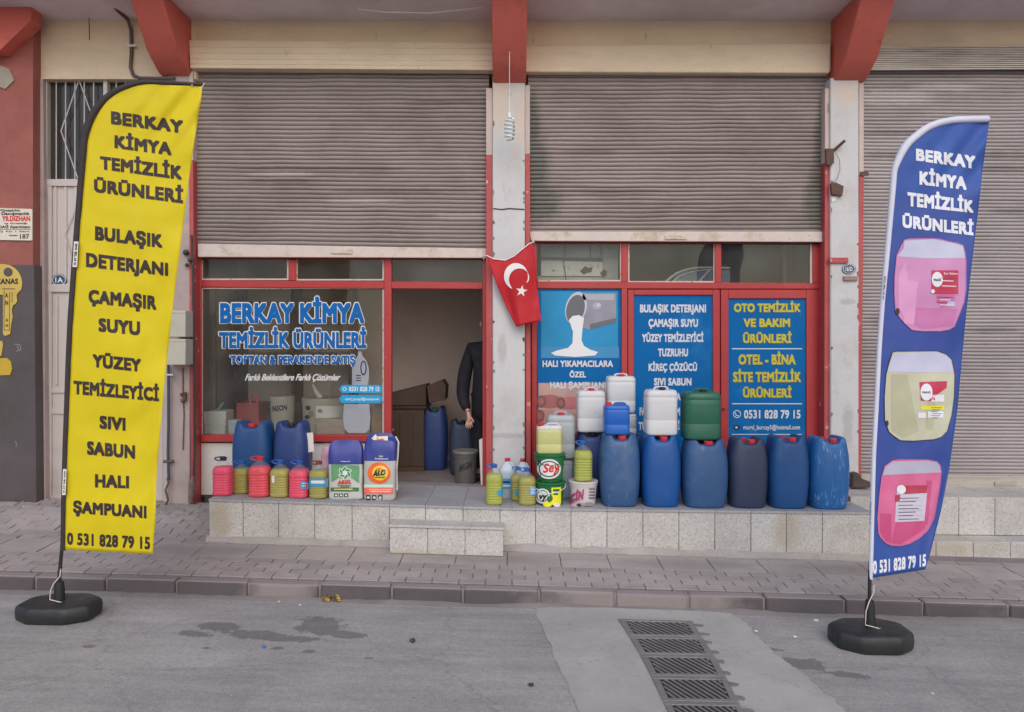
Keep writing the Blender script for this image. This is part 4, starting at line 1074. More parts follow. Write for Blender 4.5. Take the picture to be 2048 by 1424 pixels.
# white pail with pink lettering
xw, ww = at(1137, 1196, -.72)
r3, x3, s3 = pail('pw', m_bwhite, m_bwhite, 1137, 1196, -.72, top_z(xw) + .001, 'white pail with pink lettering, between the green pails and the drums')
hz = (W(1166, 960, -.72).z - r3.location.z) / PH; r3.scale.z = hz; fixxf(r3)
fn = cylfn(x3, -.72, .121 * s3)
p = Print(); m_mag = M('magenta print', S(160, 60, 100), .5, 0)
p.text('ÇİN', 1140, 1168, (990, 1003, 978, 999), 0, 2, .06, .2)
p.text('Gin', 1152, 1186, (1006, 1012), 3, 2, .03, .2); p.ell(1158, 1010, 4, 3, 1, 3)
for k in range(4): p.rect(1178, 977 + k * 6, 1190, 979 + k * 6, 2, 1)
p.ell(1150, 1010, 8, 4, 4, 1); p.ell(1178, 1008, 9, 4, 3, 1)
p.build('printed_label', [m_mag, m_ink, m_capn, M('grey print', S(140, 130, 136), .5, 0), M('pale pink print', S(214, 160, 180), .5, 0)], r3, fn, 6)
zw = r3.location.z + PH * hz

G_B = 'five litre bottles of coloured liquid'
def bottle(x0, x1, Yc, ytop, liquid, cap, label, zb=None, lab=None):
    x, w = at(x0, x1, Yc); z = (top_z(x) if zb is None else zb) + .001
    h = W((x0 + x1) / 2, ytop, Yc).z - z
    r = spawn('bottle', make_bottle, (x, Yc, z), (w / .156, w / .156, h / BH), label, 'bottle', G_B)
    paint(r, 'liquid', liquid); paint(r, 'cap', cap); paint(r, 'handle', cap)
    return r, x
def blabel(r, rects, mats):
    p = Print()
    for q in rects: p.poly(*q) if isinstance(q[0], list) else p.rect(*q)
    rad = .0785 * r.scale.x
    # the label lies on the front of the squarish bottle
    c = Vector(r.location)
    def fn(u, v, l):
        x = W(u, v, c.y - rad * .9).x - c.x; k = clamp(abs(x) / rad, 0, .985)
        return W(u, v, c.y - rad * (1 - k ** 3.2) ** (1 / 3.2) - .0015 - l)
    p.build('label', mats, r, fn, 4)
bottle(427, 466, -.72, 914, m_pink, m_capn, 'pink bottle with navy cap, at the left end of the row')
bottle(467, 500, -.62, 921, m_oil, m_capb, 'yellow green bottle with blue cap, between the first pink and the red bottle')
bottle(499, 541, -.72, 913, m_redl, m_capr, 'red bottle with red cap and red handle')
r, _ = bottle(541, 579, -.72, 920, m_oil2, m_capb, 'straw coloured bottle with blue cap and torn paper label')
blabel(r, [([(543, 952), (549, 951), (549, 965), (544, 966)], 0, 1)], [m_paper])
r, _ = bottle(579, 618, -.72, 921, m_pink, m_capb, 'pink bottle with blue cap and pale blue label on its right side')
blabel(r, [(601, 963, 617, 978, 0, 1), (604, 966, 614, 968, 1, 2), (604, 971, 612, 973, 1, 2)], [m_lblue, m_paper])
r, _ = bottle(619, 656, -.72, 922, m_oil, M('brown cord', S(120, 62, 56), .8, .1, 10), 'yellow green bottle with a brown carrying loop and blue white label band')
blabel(r, [(619, 957, 656, 973, 0, 1), (622, 961, 652, 967, 1, 2)], [m_lblue, m_paper])
r, _ = bottle(971, 1006, -.76, 928, m_lime, m_capb, 'lime yellow bottle with blue cap beside the doorway, leftmost of the right group')
blabel(r, [(995, 980, 1006, 991, 0, 1)], [m_lblue])
r, _ = bottle(1021, 1052, -.58, 934, m_oil, m_capb, 'yellow green bottle half hidden behind the bottle with the pale blue label')
blabel(r, [(1029, 981, 1036, 990, 0, 1)], [m_lblue])
r, _ = bottle(1036, 1072, -.74, 936, m_oil, m_capb, 'yellow green bottle with pale blue label, beside the green pails')
blabel(r, [(1060, 974, 1072, 990, 0, 1), (1063, 978, 1070, 980, 1, 2), (1063, 984, 1069, 986, 1, 2)], [M('pale blue label', S(120, 160, 215), .5, .03), m_paper])
bottle(1147, 1185, -.72, 882, m_lime, m_capb, 'lime yellow bottle with blue cap standing on the white pail', zb=zw - .001)
# white bleach bottles with red caps
def make_bleach():
    r = thing('bleach_bottle', 'x', 'bottle'); a = .075
    pr = [(0, .9), (.01, 1), (.25, 1), (.265, 1.03), (.285, 1.03), (.30, .95), (.34, .66), (.365, .36), (.375, .28), (.385, .28)]
    mb = MB(); mb.loft([sup(0, 0, z, a * s_, a * .8 * s_, 3, 32) for z, s_ in pr]); mb.build('body', m_bleach, r, smooth=50)
    mb = MB(); mb.lathe([(.380, .024), (.384, .026), (.410, .025), (.412, 0)], n=18, caps=(1, 0)); mb.build('cap', m_capr, r)
    mb = MB(); mb.tube([(.02, -.02, .365), (.045, -.03, .352), (.062, -.03, .32), (.06, -.03, .295)], .011, 8); mb.build('handle', m_bleach, r); return r
for x0, x1, Yc, yt, lb in ((998, 1032, -.46, 916, 'bluish white bleach bottle with red cap, directly behind the leftmost lime bottle'),
                           (1030, 1060, -.40, 917, 'bluish white bleach bottle with red cap, close to the red rail of the pillar')):
    x, w = at(x0, x1, Yc); z = top_z(x); h = W(x0, yt, Yc).z - z
    r = spawn('bleach', make_bleach, (x, Yc, z + .001), (w / .155, w / .155, h / .412), lb, 'bottle', 'white bleach bottles')
    p = Print(); xm = (x0 + x1) / 2
    p.rect(xm - 12, 957, xm + 14, 978, 0, 1); p.rect(xm - 9, 962, xm + 4, 966, 1, 2); p.rect(xm - 9, 970, xm + 8, 973, 2, 2)
    c = Vector(r.location); k = r.scale.x
    p.build('label', [m_lblue, m_ink, m_paper], r, lambda u, v, l, c=c, k=k: W(u, v, c.y - .0605 * k - .002 - l))

# ------------------------------------------------------------------ detergent sacks
def sack(label, xs0, xs1, ytop, ybreak, mats, Yc, dep, lean=0.0, fold=0.0):
    x, w = at(xs0, xs1, Yc); z = top_z(x) + .001
    r = thing('detergent_sack', label, 'sack', (x, Yc, z), 'sacks of washing powder')
    H = W((xs0 + xs1) / 2, ytop, Yc).z - z; zbk = W((xs0 + xs1) / 2, ybreak, Yc).z - z
    prof = [(0, .92, .9), (.015, .98, .98), (.06, 1.0, 1.0), (.25, .985, 1.02), (.45, .99, 1.0), (zbk / H - .012, .985, .93), (zbk / H, .985, .92), (.74, 1.0, .85), (.84, .985, .66), (.90, .95, .46), (.95, .86, .26), (.985, .76, .12), (1.0, .70, .06)]
    mb = MB(); N = 48; rings = []
    for t, sx, sy in prof:
        rg = sup(x + lean * t * w, Yc, z + H * t, w / 2 * sx, dep / 2 * sy, 5, N)
        for i, v in enumerate(rg):
            v.y += .016 * mnoise.noise(Vector((v.x * 9, v.z * 7, xs0))) * (1 if t > .02 else 0)
            v.x += .009 * mnoise.noise(Vector((v.z * 12, i * .02, xs0)))
            if t > .9: v.z += fold * mnoise.noise(Vector((v.x * 14, 3, xs0)))
        rings.append(rg)
    mb.loft(rings)
    for i, f in enumerate(mb.f):
        zc = sum(mb.v[j].z for j in f) / len(f) - z
        mb.m[i] = 1 if zc > zbk else 0
    mb.build('bag', mats, r, smooth=45)
    def fn(u, v, l):
        zz = W(u, v, Yc - dep / 2).z - z; t = clamp(zz / H)
        sx = sy = 1.0
        for (a, b, c), (d, e, f) in zip(prof, prof[1:]):
            if a <= t <= d: q = (t - a) / max(1e-6, d - a); sx = lerp(b, e, q); sy = lerp(c, f, q)
        px_ = W(u, v, Yc - dep / 2).x; k = clamp(abs(px_ - x - lean * t * w) / (w / 2 * sx), 0, .985)
        y = Yc - dep / 2 * sy * (1 - k ** 5) ** .2
        y += .016 * mnoise.noise(Vector((px_ * 9, (z + H * t) * 7, xs0)))
        return W(u, v, y - .004 - l)
    return r, fn
m_navy = M('navy sack film', S(48, 58, 140, 1.05), .35, .06, 4, .0015, 14)
m_silv = M('pale grey sack film', S(196, 198, 192, 1.05), .38, .04, 4, .0015, 14)
m_silv2 = M('silver sack film', S(180, 178, 172, 1.05), .35, .06, 4, .0015, 14)
m_gr1 = M('leaf green print', S(96, 146, 104), .4, .12, 8); m_gr2 = M('dark leaf green print', S(66, 108, 76), .4, .05, 8)
m_or = M('orange print', S(232, 96, 40), .4, .08, 8); m_ye = M('yellow print', S(244, 196, 74), .4, .05, 8); m_co = M('coral print', S(232, 104, 84), .4, .04, 8)
m_mint = M('mint print', S(190, 214, 196), .4, .03, 8)
r, fn = sack('grey sack of washing powder with navy top and green leaf panel', 658, 727, 880, 927, [m_silv, m_navy], -.72, .13, 0, .01)
p = Print()
p.poly([(662, 928), (719, 931), (718, 966), (704, 956), (690, 953), (676, 955), (663, 964)], 0, 1)
for k in range(6):
    a = k * math.pi / 3 + .3; c = (690 + 8 * math.cos(a), 946 + 8 * math.sin(a))
    p.ell(c[0], c[1], 7.5, 3.6, 4, 2, rot=a + .9); p.ell(c[0], c[1], 5.5, 2.0, 1, 3, rot=a + .9)
p.ell(690, 946, 5, 5, 4, 3)
p.text('ARIEL', 675, 703, (961, 969, 960, 968), 2, 2, .045, .15); p.rect(676, 970.5, 702, 972, 1, 2); p.rect(681, 973, 699, 974.2, 1, 2)
p.rect(661, 975, 718, 983, 1, 1); p.rect(668, 977.4, 705, 979.6, 5, 2)
for k in range(3): p.rect(668 + k * 10, 987, 676 + k * 10, 994, 3, 1); p.rect(670 + k * 10, 989, 674.5 + k * 10, 992.5, 6, 2)
p.text('Professional', 682, 700, (921.5, 924), 6, 1, .02)
p.build('printed_panel', [m_gr1, m_gr2, m_inkr, m_ink, m_mint, m_ye, m_pw], r, fn, 4)
r, fn = sack('silver sack of washing powder with navy top and orange ring emblem', 728, 792, 866, 920, [m_silv2, m_navy], -.72, .13, .03, .012)
p = Print()
p.ell(758, 946, 23, 21.5, 0, 1); p.ell(760, 946, 15.5, 15, 1, 2); p.ell(759, 945, 10, 9, 0, 2.5); p.ell(760, 947, 9, 8, 1, 2.8)
p.text('ALO', 746, 771, (941, 953, 939, 950), 2, 4, .09, .3); p.text('ALO', 747, 770, (941.5, 952, 939.5, 949), 3, 5, .03, .3)
p.text('ALO', 746, 771, (941, 953, 939, 950), 2, 6, .035, .3)
p.rect(749, 954, 770, 955.5, 2, 4)
p.rect(728, 969, 786, 975, 4, 1); p.rect(728, 976, 786, 988, 5, 1); p.rect(738, 978.5, 784, 979.5, 6, 2); p.rect(742, 982, 782, 983.5, 6, 2)
for k in range(3): p.rect(732 + k * 12, 990, 741 + k * 12, 1000, 2, 1); p.rect(734 + k * 12, 993, 739 + k * 12, 997, 6, 2)
p.text('Professional', 750, 776, (915.5, 919), 6, 1, .02); p.text('P&G', 758, 766, (911, 914), 6, 1, .02)
p.build('printed_panel', [m_or, m_ye, m_ink, m_pw, m_mint, m_co, m_pw], r, fn, 4)
# torn flap and white seam of the open sack
p = Print(); p.poly([(743, 877), (751, 868), (754, 873), (776, 872), (775, 885), (750, 882)], 0, 1); p.text('İndir', 752, 769, (876, 881, 877, 882), 1, 2, .04, .2); p.poly([(777, 874), (789, 874), (789, 886), (777, 886)], 2, 1)
p.build('torn_flap', [M('cream paper', S(230, 218, 190), .6, .05, 8), m_inkr, m_navy], r, lambda u, v, l: W(u, v, -.752 - l))
mb = MB(); mb.tube([W(791, 873, -.71), W(797, 884, -.71), W(796, 905, -.70), W(793, 940, -.70), W(794, 980, -.70)], .008, 6); mb.build('white_seam', m_paper, r)
# crumpled pink bag behind the bottles
mb = MB(); c = W(648, 905, -.50); rings = []
zb = top_z(c.x)
for k in range(9):
    t = k / 8; rr = .065 * (1.1 - .75 * t) + .012 * math.sin(t * 9)
    rg = sup(c.x + .02 * t, -.50, zb + (W(650, 893, -.50).z - zb) * t, rr, rr * .6, 2.2, 20)
    for v in rg: v += Vector((mnoise.noise(v * 22), mnoise.noise(v * 22 + Vector((5, 0, 0))), 0)) * .018
    rings.append(rg)
rings[0] = [Vector((v.x, v.y, zb + .001)) for v in rings[0]]
mb.loft(rings); tag(mb.build('plastic_bag', M('pink film', S(226, 180, 200), .3, .2, 12, .004, 20, transl=.4), smooth=40), 'crumpled translucent pink plastic bag behind the bottle with the brown loop', 'bag')
# ------------------------------------------------------------------ window lettering
m_cyan = M('sky blue vinyl', S(18, 104, 180, 1.0), .5, .05, 3, spec=.15); m_wv = M('white vinyl', S(224, 224, 226, 1.05), .4, 0)
m_nv = M('navy vinyl', S(30, 40, 90), .5, 0, spec=.15); m_blu = M('poster blue', S(10, 104, 170, .95), .5, spec=.12, var=.07, vs=2, dirt=S(70, 140, 190), ds=1.2, dlo=.56, dhi=.8, damt=.5)
m_blu2 = M('poster sky blue', S(56, 150, 200, .95), .5, .08, 3, spec=.12); m_yv = M('mustard vinyl', S(196, 184, 52, 1.02), .4, .03, 3)
m_bub = M('cyan bubble vinyl', S(24, 160, 214, 1.05), .4, .04, 3); m_greyv = M('grey lettering', S(206, 208, 214, 1.05), .4, .02, 3)
YG = .135
p = Print()
for t, x0, x1, q, b in (('BERKAY KİMYA', 440, 728, (606, 646), .045), ('TEMİZLİK ÜRÜNLERİ', 438, 732, (664, 696), .04), ('TOPTAN & PERAKENDE SATIŞ', 460, 710, (711, 728), .03)):
    e = 1.9 if q[1] - q[0] > 20 else 1.3
    for k in range(8):
        ox, oy = e * math.cos(k * math.pi / 4), e * math.sin(k * math.pi / 4)
        p.text(t, x0 + ox, x1 + ox, (q[0] + oy, q[1] + oy), 1, .2 + k * .02, b)
    p.text(t, x0 + .9, x1 + .9, (q[0] + .9, q[1] + .9), 2, 1.4, b)
    p.text(t, x0, x1, q, 0, 2.4, b)
p.text('Farklı Beklentilere Farklı Çözümler', 490, 681, (748, 761), 1, 1, .02, .45, .92)
for y0, y1 in ((770, 786), (790, 806)):
    ym = (y0 + y1) / 2
    p.poly([(678, ym), (684, y0), (760, y0), (768, ym), (760, y1), (684, y1)], 3, 1)
p.ell(689, 778, 4, 4, 1, 2); p.ell(689, 778, 2.6, 2.6, 3, 3)
p.text('0531 828 79 15', 698, 759, (773.5, 782.5), 1, 2, .04); p.text('murvl_burcay5@hotmail.com', 690, 758, (795.5, 800.5), 1, 2, .03)
# bottle sticker
p.poly([(704, 770), (704, 735), (709, 722), (716, 710), (716, 703), (723, 703), (724, 710), (733, 722), (738, 738), (738, 752), (736, 770)], 4, 1)
p.poly([(688, 808), (738, 808), (741, 835), (739, 858), (731, 866), (698, 866), (689, 858), (686, 835)], 4, 1)
p.ring(727, 736, 4, 12, 6.5, 15, 5, 2, 20)
for k in range(3): p.rect(712, 750 + k * 5, 722, 752 + k * 5, 5, 2)
p.build('lettering', [m_cyan, m_wv, m_nv, m_bub, M('pale sticker', S(190, 196, 206), .5, .03, 5, alpha=.5), m_nv], sf, flat(YG), step=.0005)
# white print rule line along the foot of the glass
p = Print(); p.rect(404, 847, 768, 849, 0, 1); p.build('shelf_edge', [M('glass shelf edge', S(190, 196, 190), .3, 0, alpha=.45)], sf, lambda u, v, l: W(u, v, YG + .02))

# ------------------------------------------------------------------ posters on the right-hand panes
def poster(label, x0, y0, x1, y1, mat):
    mb = MB(); mb.pb(x0, y0, x1, y1, .128, .1325)
    return tag(mb.build('window_poster', mat, None, smooth=0), label, 'poster')
YP = .128
po = poster('blue poster with a tin pouring white liquid, behind the stacked pails and jerrycans', 1075, 579, 1242, 867, m_blu)
p = Print()
p.rect(1082, 582, 1236, 694, 1, 1); p.rect(1082, 694, 1238, 716, 4, 1)
p.poly([(1142, 590), (1158, 586), (1232, 586), (1232, 645), (1180, 659), (1165, 655)], 2, 2)
p.ell(1152, 616, 21, 33, 3, 3, rot=.25); p.ell(1151, 618, 18, 29, 5, 4, rot=.25); p.ell(1194, 612, 9, 7, 6, 4); p.ell(1197, 610, 4, 4, 3, 5)
p.rect(1165, 588, 1228, 600, 6, 3); p.poly([(1180, 648), (1232, 636), (1232, 645), (1180, 659)], 5, 3)
p.poly([(1138, 640), (1145, 632), (1158, 630), (1168, 636), (1165, 658), (1163, 680), (1168, 692), (1180, 699), (1196, 704), (1190, 711), (1150, 714), (1110, 711), (1102, 706), (1114, 701), (1136, 696), (1145, 686), (1146, 664)], 0, 5)
for t, x0, x1, q in (('HALI YIKAMACILARA', 1085, 1226, (721, 734)), ('ÖZEL', 1139, 1172, (743, 755)), ('HALI ŞAMPUANI', 1100, 1212, (764, 777))):
    p.text(t, x0, x1, q, 7, 6, .045)
p.rect(1077, 766, 1240, 866, 8, 1)
for cx, cy, a, b, mi in ((1100, 803, 24, 14, 9), (1140, 806, 26, 13, 10), (1095, 832, 22, 14, 11), (1100, 856, 22, 12, 9), (1150, 842, 30, 14, 11), (1200, 815, 30, 18, 10), (1200, 850, 34, 14, 9)):
    p.ell(cx, cy, a, b, mi, 2 + (mi - 8) * .3); p.ell(cx - a * .7, cy, b * .7, b * .9, 12, 4); p.ell(cx - a * .7, cy, b * .35, b * .45, 9, 4.5)
p.build('printed_picture', [m_wv, m_blu2, M('tin grey print', S(132, 130, 142), .4, .12, 6), M('light tin print', S(176, 180, 190), .4, .05, 6), M('mid blue print', S(48, 128, 176), .4, .05, 4), M('dark tin print', S(92, 92, 102), .4, .05, 6),
         M('pale tin print', S(156, 156, 166), .4, .05, 6), m_greyv, M('blush print', S(172, 140, 132), .4, .12, 6), M('rust rose print', S(150, 92, 90), .4, .1, 8), M('rose print', S(174, 104, 108), .4, .1, 8), M('tan print', S(176, 126, 108), .4, .1, 8), M('dark rose print', S(120, 76, 74), .4, .1, 8)], po, flat(YP))
po = poster('blue poster listing product names in white, behind the white jerrycan with black cap', 1267, 589, 1427, 931, m_blu)
p = Print()
for t, x0, x1, q in (('BULAŞIK DETERJANI', 1280, 1412, (609, 625)), ('ÇAMAŞIR SUYU', 1297, 1396, (638, 654)), ('YÜZEY TEMİZLEYİCİ', 1284, 1407, (668, 684)), ('TUZRUHU', 1316, 1376, (697, 713)),
                     ('KİREÇ ÇÖZÜCÜ', 1297, 1394, (727, 742)), ('SIVI SABUN', 1308, 1383, (756, 771)), ('A', 1353, 1361, (786, 801)), ('FA', 1279, 1291, (815, 831)), ('M', 1353, 1360, (815, 831)), ('TU', 1277, 1292, (844, 860)), ('İ', 1356, 1359, (844, 860))):
    p.text(t, x0, x1, q, 0, 1, .05)
p.build('lettering', m_greyv, po, flat(YP))
po = poster('blue poster with mustard lettering and a phone number, right of the green jerrycan', 1456, 596, 1614, 906, m_blu)
p = Print()
for t, x0, x1, q, mi in (('OTO TEMİZLİK', 1468, 1601, (607, 624), 0), ('VE BAKIM', 1487, 1580, (637, 654), 0), ('ÜRÜNLERİ', 1486, 1583, (668, 686), 0), ('OTEL - BİNA', 1477, 1591, (709, 729), 0),
                         ('SİTE TEMİZLİK', 1466, 1602, (744, 764), 0), ('ÜRÜNLERİ', 1486, 1583, (777, 795), 0), ('0531 828 79 15', 1488, 1601, (820, 837), 1), ('murvl_burcay5@hotmail.com', 1487, 1600, (850, 859), 1)):
    if mi == 0: p.text(t, x0 + 1.2, x1 + 1.2, (q[0] + 1, q[1] + 1), 2, 1, .05)
    p.text(t, x0, x1, q, mi, 2, .045 if q[1] - q[0] > 12 else .025)
p.rect(1464, 696.5, 1604, 698.5, 1, 1); p.rect(1464, 806.5, 1604, 808.5, 1, 1); p.rect(1464, 868, 1604, 869.5, 1, 1)
p.ring(1474, 828, 8, 8, 6.4, 6.4, 1, 1); p.line([(1470, 825), (1472, 830), (1477, 832)], 2, 1, 2)
p.ell(1473, 855, 7, 5, 3, 1); p.ell(1473, 855, 2.5, 2, 1, 2)
p.build('lettering', [m_yv, m_greyv, M('brown shadow print', S(96, 100, 70), .4, 0), m_ink], po, flat(YP))

# ------------------------------------------------------------------ feather banners
def smooth_tab(tab, v):
    d = clamp((v - tab[0][0]) * .25, .2, 6.0)
    return (table(tab, v - d) + 2 * table(tab, v) + table(tab, v + d)) / 4
def base_block(r, px, py, w, d, h):
    c = G(px, py); z = road_h(c.x, c.y)
    m_b = M('black base plastic', (.022, .022, .024), .5, .25, 6, .0012, 60, dirt=(.07, .065, .06), ds=5, dlo=.5, dhi=.75, damt=.5)
    mb = MB(); N = 48
    def oct_(a, b, zz):
        pts = []
        k = .5
        for sx, sy in ((1, k), (k, 1), (-k, 1), (-1, k), (-1, -k), (-k, -1), (k, -1), (1, -k)): pts.append(Vector((c.x + a * sx, c.y + b * sy, zz)))
        out = []
        for i in range(8):
            p0, p1, p2 = pts[i - 1], pts[i], pts[(i + 1) % 8]
            for t in (.0, .33, .66, 1.0):
                q0 = p1.lerp(p0, .14); q2 = p1.lerp(p2, .14)
                out.append(q0.lerp(p1, t).lerp(p1.lerp(q2, t), t))
        return out
    a, b = w / 2, d / 2
    zl = lambda v: road_h(v.x, v.y)
    rings = []
    for t, s_ in ((.0, .95), (.12, .985), (.5, 1.0), (.8, .985), (.93, .94), (1.0, .86), (1.03, .6), (1.04, .3)):
        rings.append(oct_(a * s_, b * s_, z + .003 + h * t))
    mb.loft(rings); mb.build('base', m_b, r, smooth=40)
    return c, z + h
FLAGM = {}
def banner(label, Yf, pole_px, base_px, base_dims, xl, xr, top, bot, sleeve_w, cloth, sleeve, A, texts, tmat, hooks=True):
    bc = G(*base_px)
    r = thing('feather_banner', label, 'banner', (bc.x, bc.y, road_h(bc.x, bc.y)), 'feather banners on black bases')
    c, zt = base_block(r, base_px[0], base_px[1], *base_dims)
    Yf = c.y
    def Yw(u, v):
        s_ = (u - smooth_tab(xl, v)) / max(30.0, smooth_tab(xr, v) - smooth_tab(xl, v)); s_ = clamp(s_, 0, 1.1)
        q = (v - top[0]) / (bot[0] - top[0])
        y = Yf + A * s_ * (math.sin(q * 9.5 + s_ * 2.2) * .9 + .6 * math.sin(q * 21 - s_ * 3.5)) * (.5 + .5 * q)
        y += -.05 * s_ * s_ * q
        # diagonal pull creases from the top tip
        y += .017 * math.sin((u + v * .75) * .10) * math.exp(-((q - .06) / .09) ** 2) * s_
        y += .010 * math.sin((u + v * .35) * .12) * s_ * q + .007 * math.sin(v * .055 + 2 * math.sin(u * .02)) * s_ + .004 * mnoise.noise(Vector((u * .03, v * .03, 1)))
        return y
    NR, NS = 170, 36; mb = MB(); rows = []
    for i in range(NR + 1):
        t = i / NR; row = []
        t2 = t * t * .8 + t * .2 if t < .5 else (.3 + (t - .5) * 1.4)
        for k in range(NS + 1):
            s_ = k / NS; v = lerp(lerp(top[0], top[1], s_), lerp(bot[0], bot[1], s_), t2)
            u = lerp(smooth_tab(xl, v), smooth_tab(xr, v), s_)
            row.append(W(u, v, Yw(u, v)))
        rows.append(row)
    mb.loft(rows, (0, 0), closed=False)
    cl = mb.build('cloth', cloth, r, smooth=80)
    so = cl.modifiers.new('thick', 'SOLIDIFY'); so.thickness = .0012; so.offset = 1
    # sleeve over the pole along the curved edge
    mb = MB(); pts, rad = [], []
    vv = bot[0] + 2
    while vv > xl[0][0] + 2:
        w_ = table(sleeve_w, vv); u = smooth_tab(xl, vv); e_ = .6
        tx, ty = smooth_tab(xl, vv + e_) - smooth_tab(xl, max(xl[0][0], vv - e_)), 2 * e_; q_ = math.hypot(tx, ty) or 1
        pts.append(W(u - ty / q_ * w_ * .5, vv + tx / q_ * w_ * .5, Yf + .004)); rad.append(w_ * .62 * (Yf - CAMY) / F); vv -= clamp((vv - xl[0][0]) * .09, .5, 9)
    tipu, tipv = xr[0][1], top[1]
    w_ = table(sleeve_w, xl[0][0])
    for k in range(6):
        s_ = k / 5; u = lerp(xl[0][1], tipu, s_); v = lerp(top[0], top[1], s_) - w_ * .45
        pts.append(W(u, v, Yf + .004)); rad.append(w_ * .6 * (1 - .45 * s_) * (Yf - CAMY) / F)
    mb.tube(pts, rad, 12); mb.build('pole_sleeve', sleeve, r, smooth=60)
    # pole, socket, cord
    a = W(pole_px[0], pole_px[1], Yf); foot = Vector((c.x, c.y, zt))
    mb = MB(); mb.tube([pts[0] + Vector((0, .004, .12)), a, foot.lerp(a, .25), foot], [.011, .012, .014, .016], 12); mb.build('pole', m_black, r)
    mb = MB(); d = (a - foot); mb.tube([foot + Vector((0, 0, -.004)), foot + d * .12, foot + d * .5, foot + d * .72, foot + d * .74], [.036, .034, .032, .026, .016], 14); mb.build('socket', m_black, r)
    cd = M('white cord', S(200, 192, 184), .8, 0)
    mb = MB(); q = [a + Vector((.02, -.02, .04)), a + Vector((.016, -.022, -.01)), foot + d * .7 + Vector((-.02, -.03, 0)), foot + d * .45 + Vector((-.04, -.03, 0)), foot + d * .1 + Vector((-.045, -.03, 0)), foot + Vector((.05, -.05, .004))]
    mb.tube(q, .0035, 6); mb.build('cord', cd, r)
    p = Print()
    for t, x0, x1, q in texts: p.text(t, x0, x1, q, 0, 1, .056, 0, 1.02)
    fn = lambda u, v, l: W(u, v, Yw(u, v) - .003 - l)
    p.build('lettering', tmat, cl, fn, 7, step=.0005)
    return r, cl, fn, Yf
m_ycl = M('yellow banner cloth', S(222, 204, 22, 1.2), .6, .04, 3, transl=.3)
m_bcl = M('royal blue banner cloth', S(62, 86, 166, 1.1), .55, .06, 2, transl=.25, dirt=S(40, 112, 190), ds=1.0, dlo=.5, dhi=.75, damt=.5)
m_bsl = M('black sleeve cloth', S(62, 52, 54, .8), .7, .1, 8); m_wsl = M('white sleeve cloth', S(208, 208, 222, 1.05), .6, .04, 6)
m_tx = M('brown black print', S(62, 46, 42, .8), .6, 0); m_txw = M('white banner print', S(226, 226, 232, 1.05), .6, 0)
xl = [(168, 292), (171, 276), (175, 262), (182, 244), (190, 229), (200, 216), (212, 206), (226, 196), (240, 188), (260, 180), (280, 175), (330, 171), (400, 165), (480, 158), (560, 152), (640, 146), (720, 142), (800, 139), (900, 135), (1000, 132), (1110, 130)]
xr = [(170, 405), (200, 402), (300, 386), (400, 373), (480, 363), (570, 351), (640, 343), (720, 334), (800, 326), (880, 319), (960, 313), (1040, 311), (1110, 305)]
TL = [('BERKAY', 222, 366, (222, 248, 241, 267)), ('KİMYA', 229, 343, (270, 296, 285, 311)), ('TEMİZLİK', 200, 364, (312, 338, 332, 360)), ('ÜRÜNLERİ', 188, 366, (358, 384, 379, 407)),
      ('BULAŞIK', 190, 325, (452, 480, 469, 496)), ('DETERJANI', 172, 336, (505, 534, 526, 552)), ('ÇAMAŞIR', 177, 313, (579, 606, 592, 620)), ('SUYU', 197, 280, (636, 663, 643, 671)), ('YÜZEY', 185, 282, (708, 734, 718, 744)),
      ('TEMİZLEYİCİ', 147, 318, (761, 788, 776, 803)), ('SIVI', 199, 251, (831, 857, 836, 862)), ('SABUN', 174, 270, (882, 909, 891, 918)), ('HALI', 190, 258, (948, 975, 952, 977)), ('ŞAMPUANI', 146, 293, (1002, 1026, 1012, 1037)), ('0 531 828 79 15', 134, 300, (1065, 1089, 1074, 1099))]
r, cl, fn, Yf = banner('tall yellow feather banner with black lettering, leaning on a black base at the kerb', None, (119, 1148), (119, 1233), (.50, .34, .105), xl, xr, (168, 173), (1099, 1108), [(168, 9), (230, 13), (300, 13), (360, 11), (480, 10), (1100, 8)], m_ycl, m_bsl, .022, TL, m_tx)
def sleeve_tag(par, x0, x1, y0, y1, mats, dx, Yf):
    """small vertical phone number on the sleeve, read from the bottom up"""
    p = Print(); vs, fs = text_mesh('0541 807 74 41', .05)
    if mats[1] is not None: p.poly([(x0 + dx, y0), (x1 + dx, y0), (x1, y1), (x0, y1)], 1, 1)
    a, b = min(v[0] for v in vs), max(v[0] for v in vs); lo, hi = cap_h(.05)
    out = []
    for x, y in vs:
        t = (x - a) / (b - a); w_ = (y - lo) / (hi - lo)
        out.append((lerp(x1 - 2, x0 + 2, w_) + dx * (1 - t), lerp(y0 + 4, y1 - 4, t)))
    p._add(out, fs, 0, 2)
    p.build('phone_tag', [m for m in mats if m] if mats[1] else [mats[0]], par, lambda u, v, l: W(u, v, Yf - .026 - l))
sleeve_tag(r, 145, 154, 483, 534, (m_ink, m_paper), 3, Yf); sleeve_tag(r, 124, 131, 938, 990, (m_ink, m_paper), 2, Yf)
mb = MB(); mb.tube([W(384, 172, Yf - .004), W(385, 165, Yf - .002)], .003, 6); mb.tube([W(404, 174, Yf - .004), W(409, 166, Yf - .002)], .003, 6); mb.build('hem_string', m_paper, r)

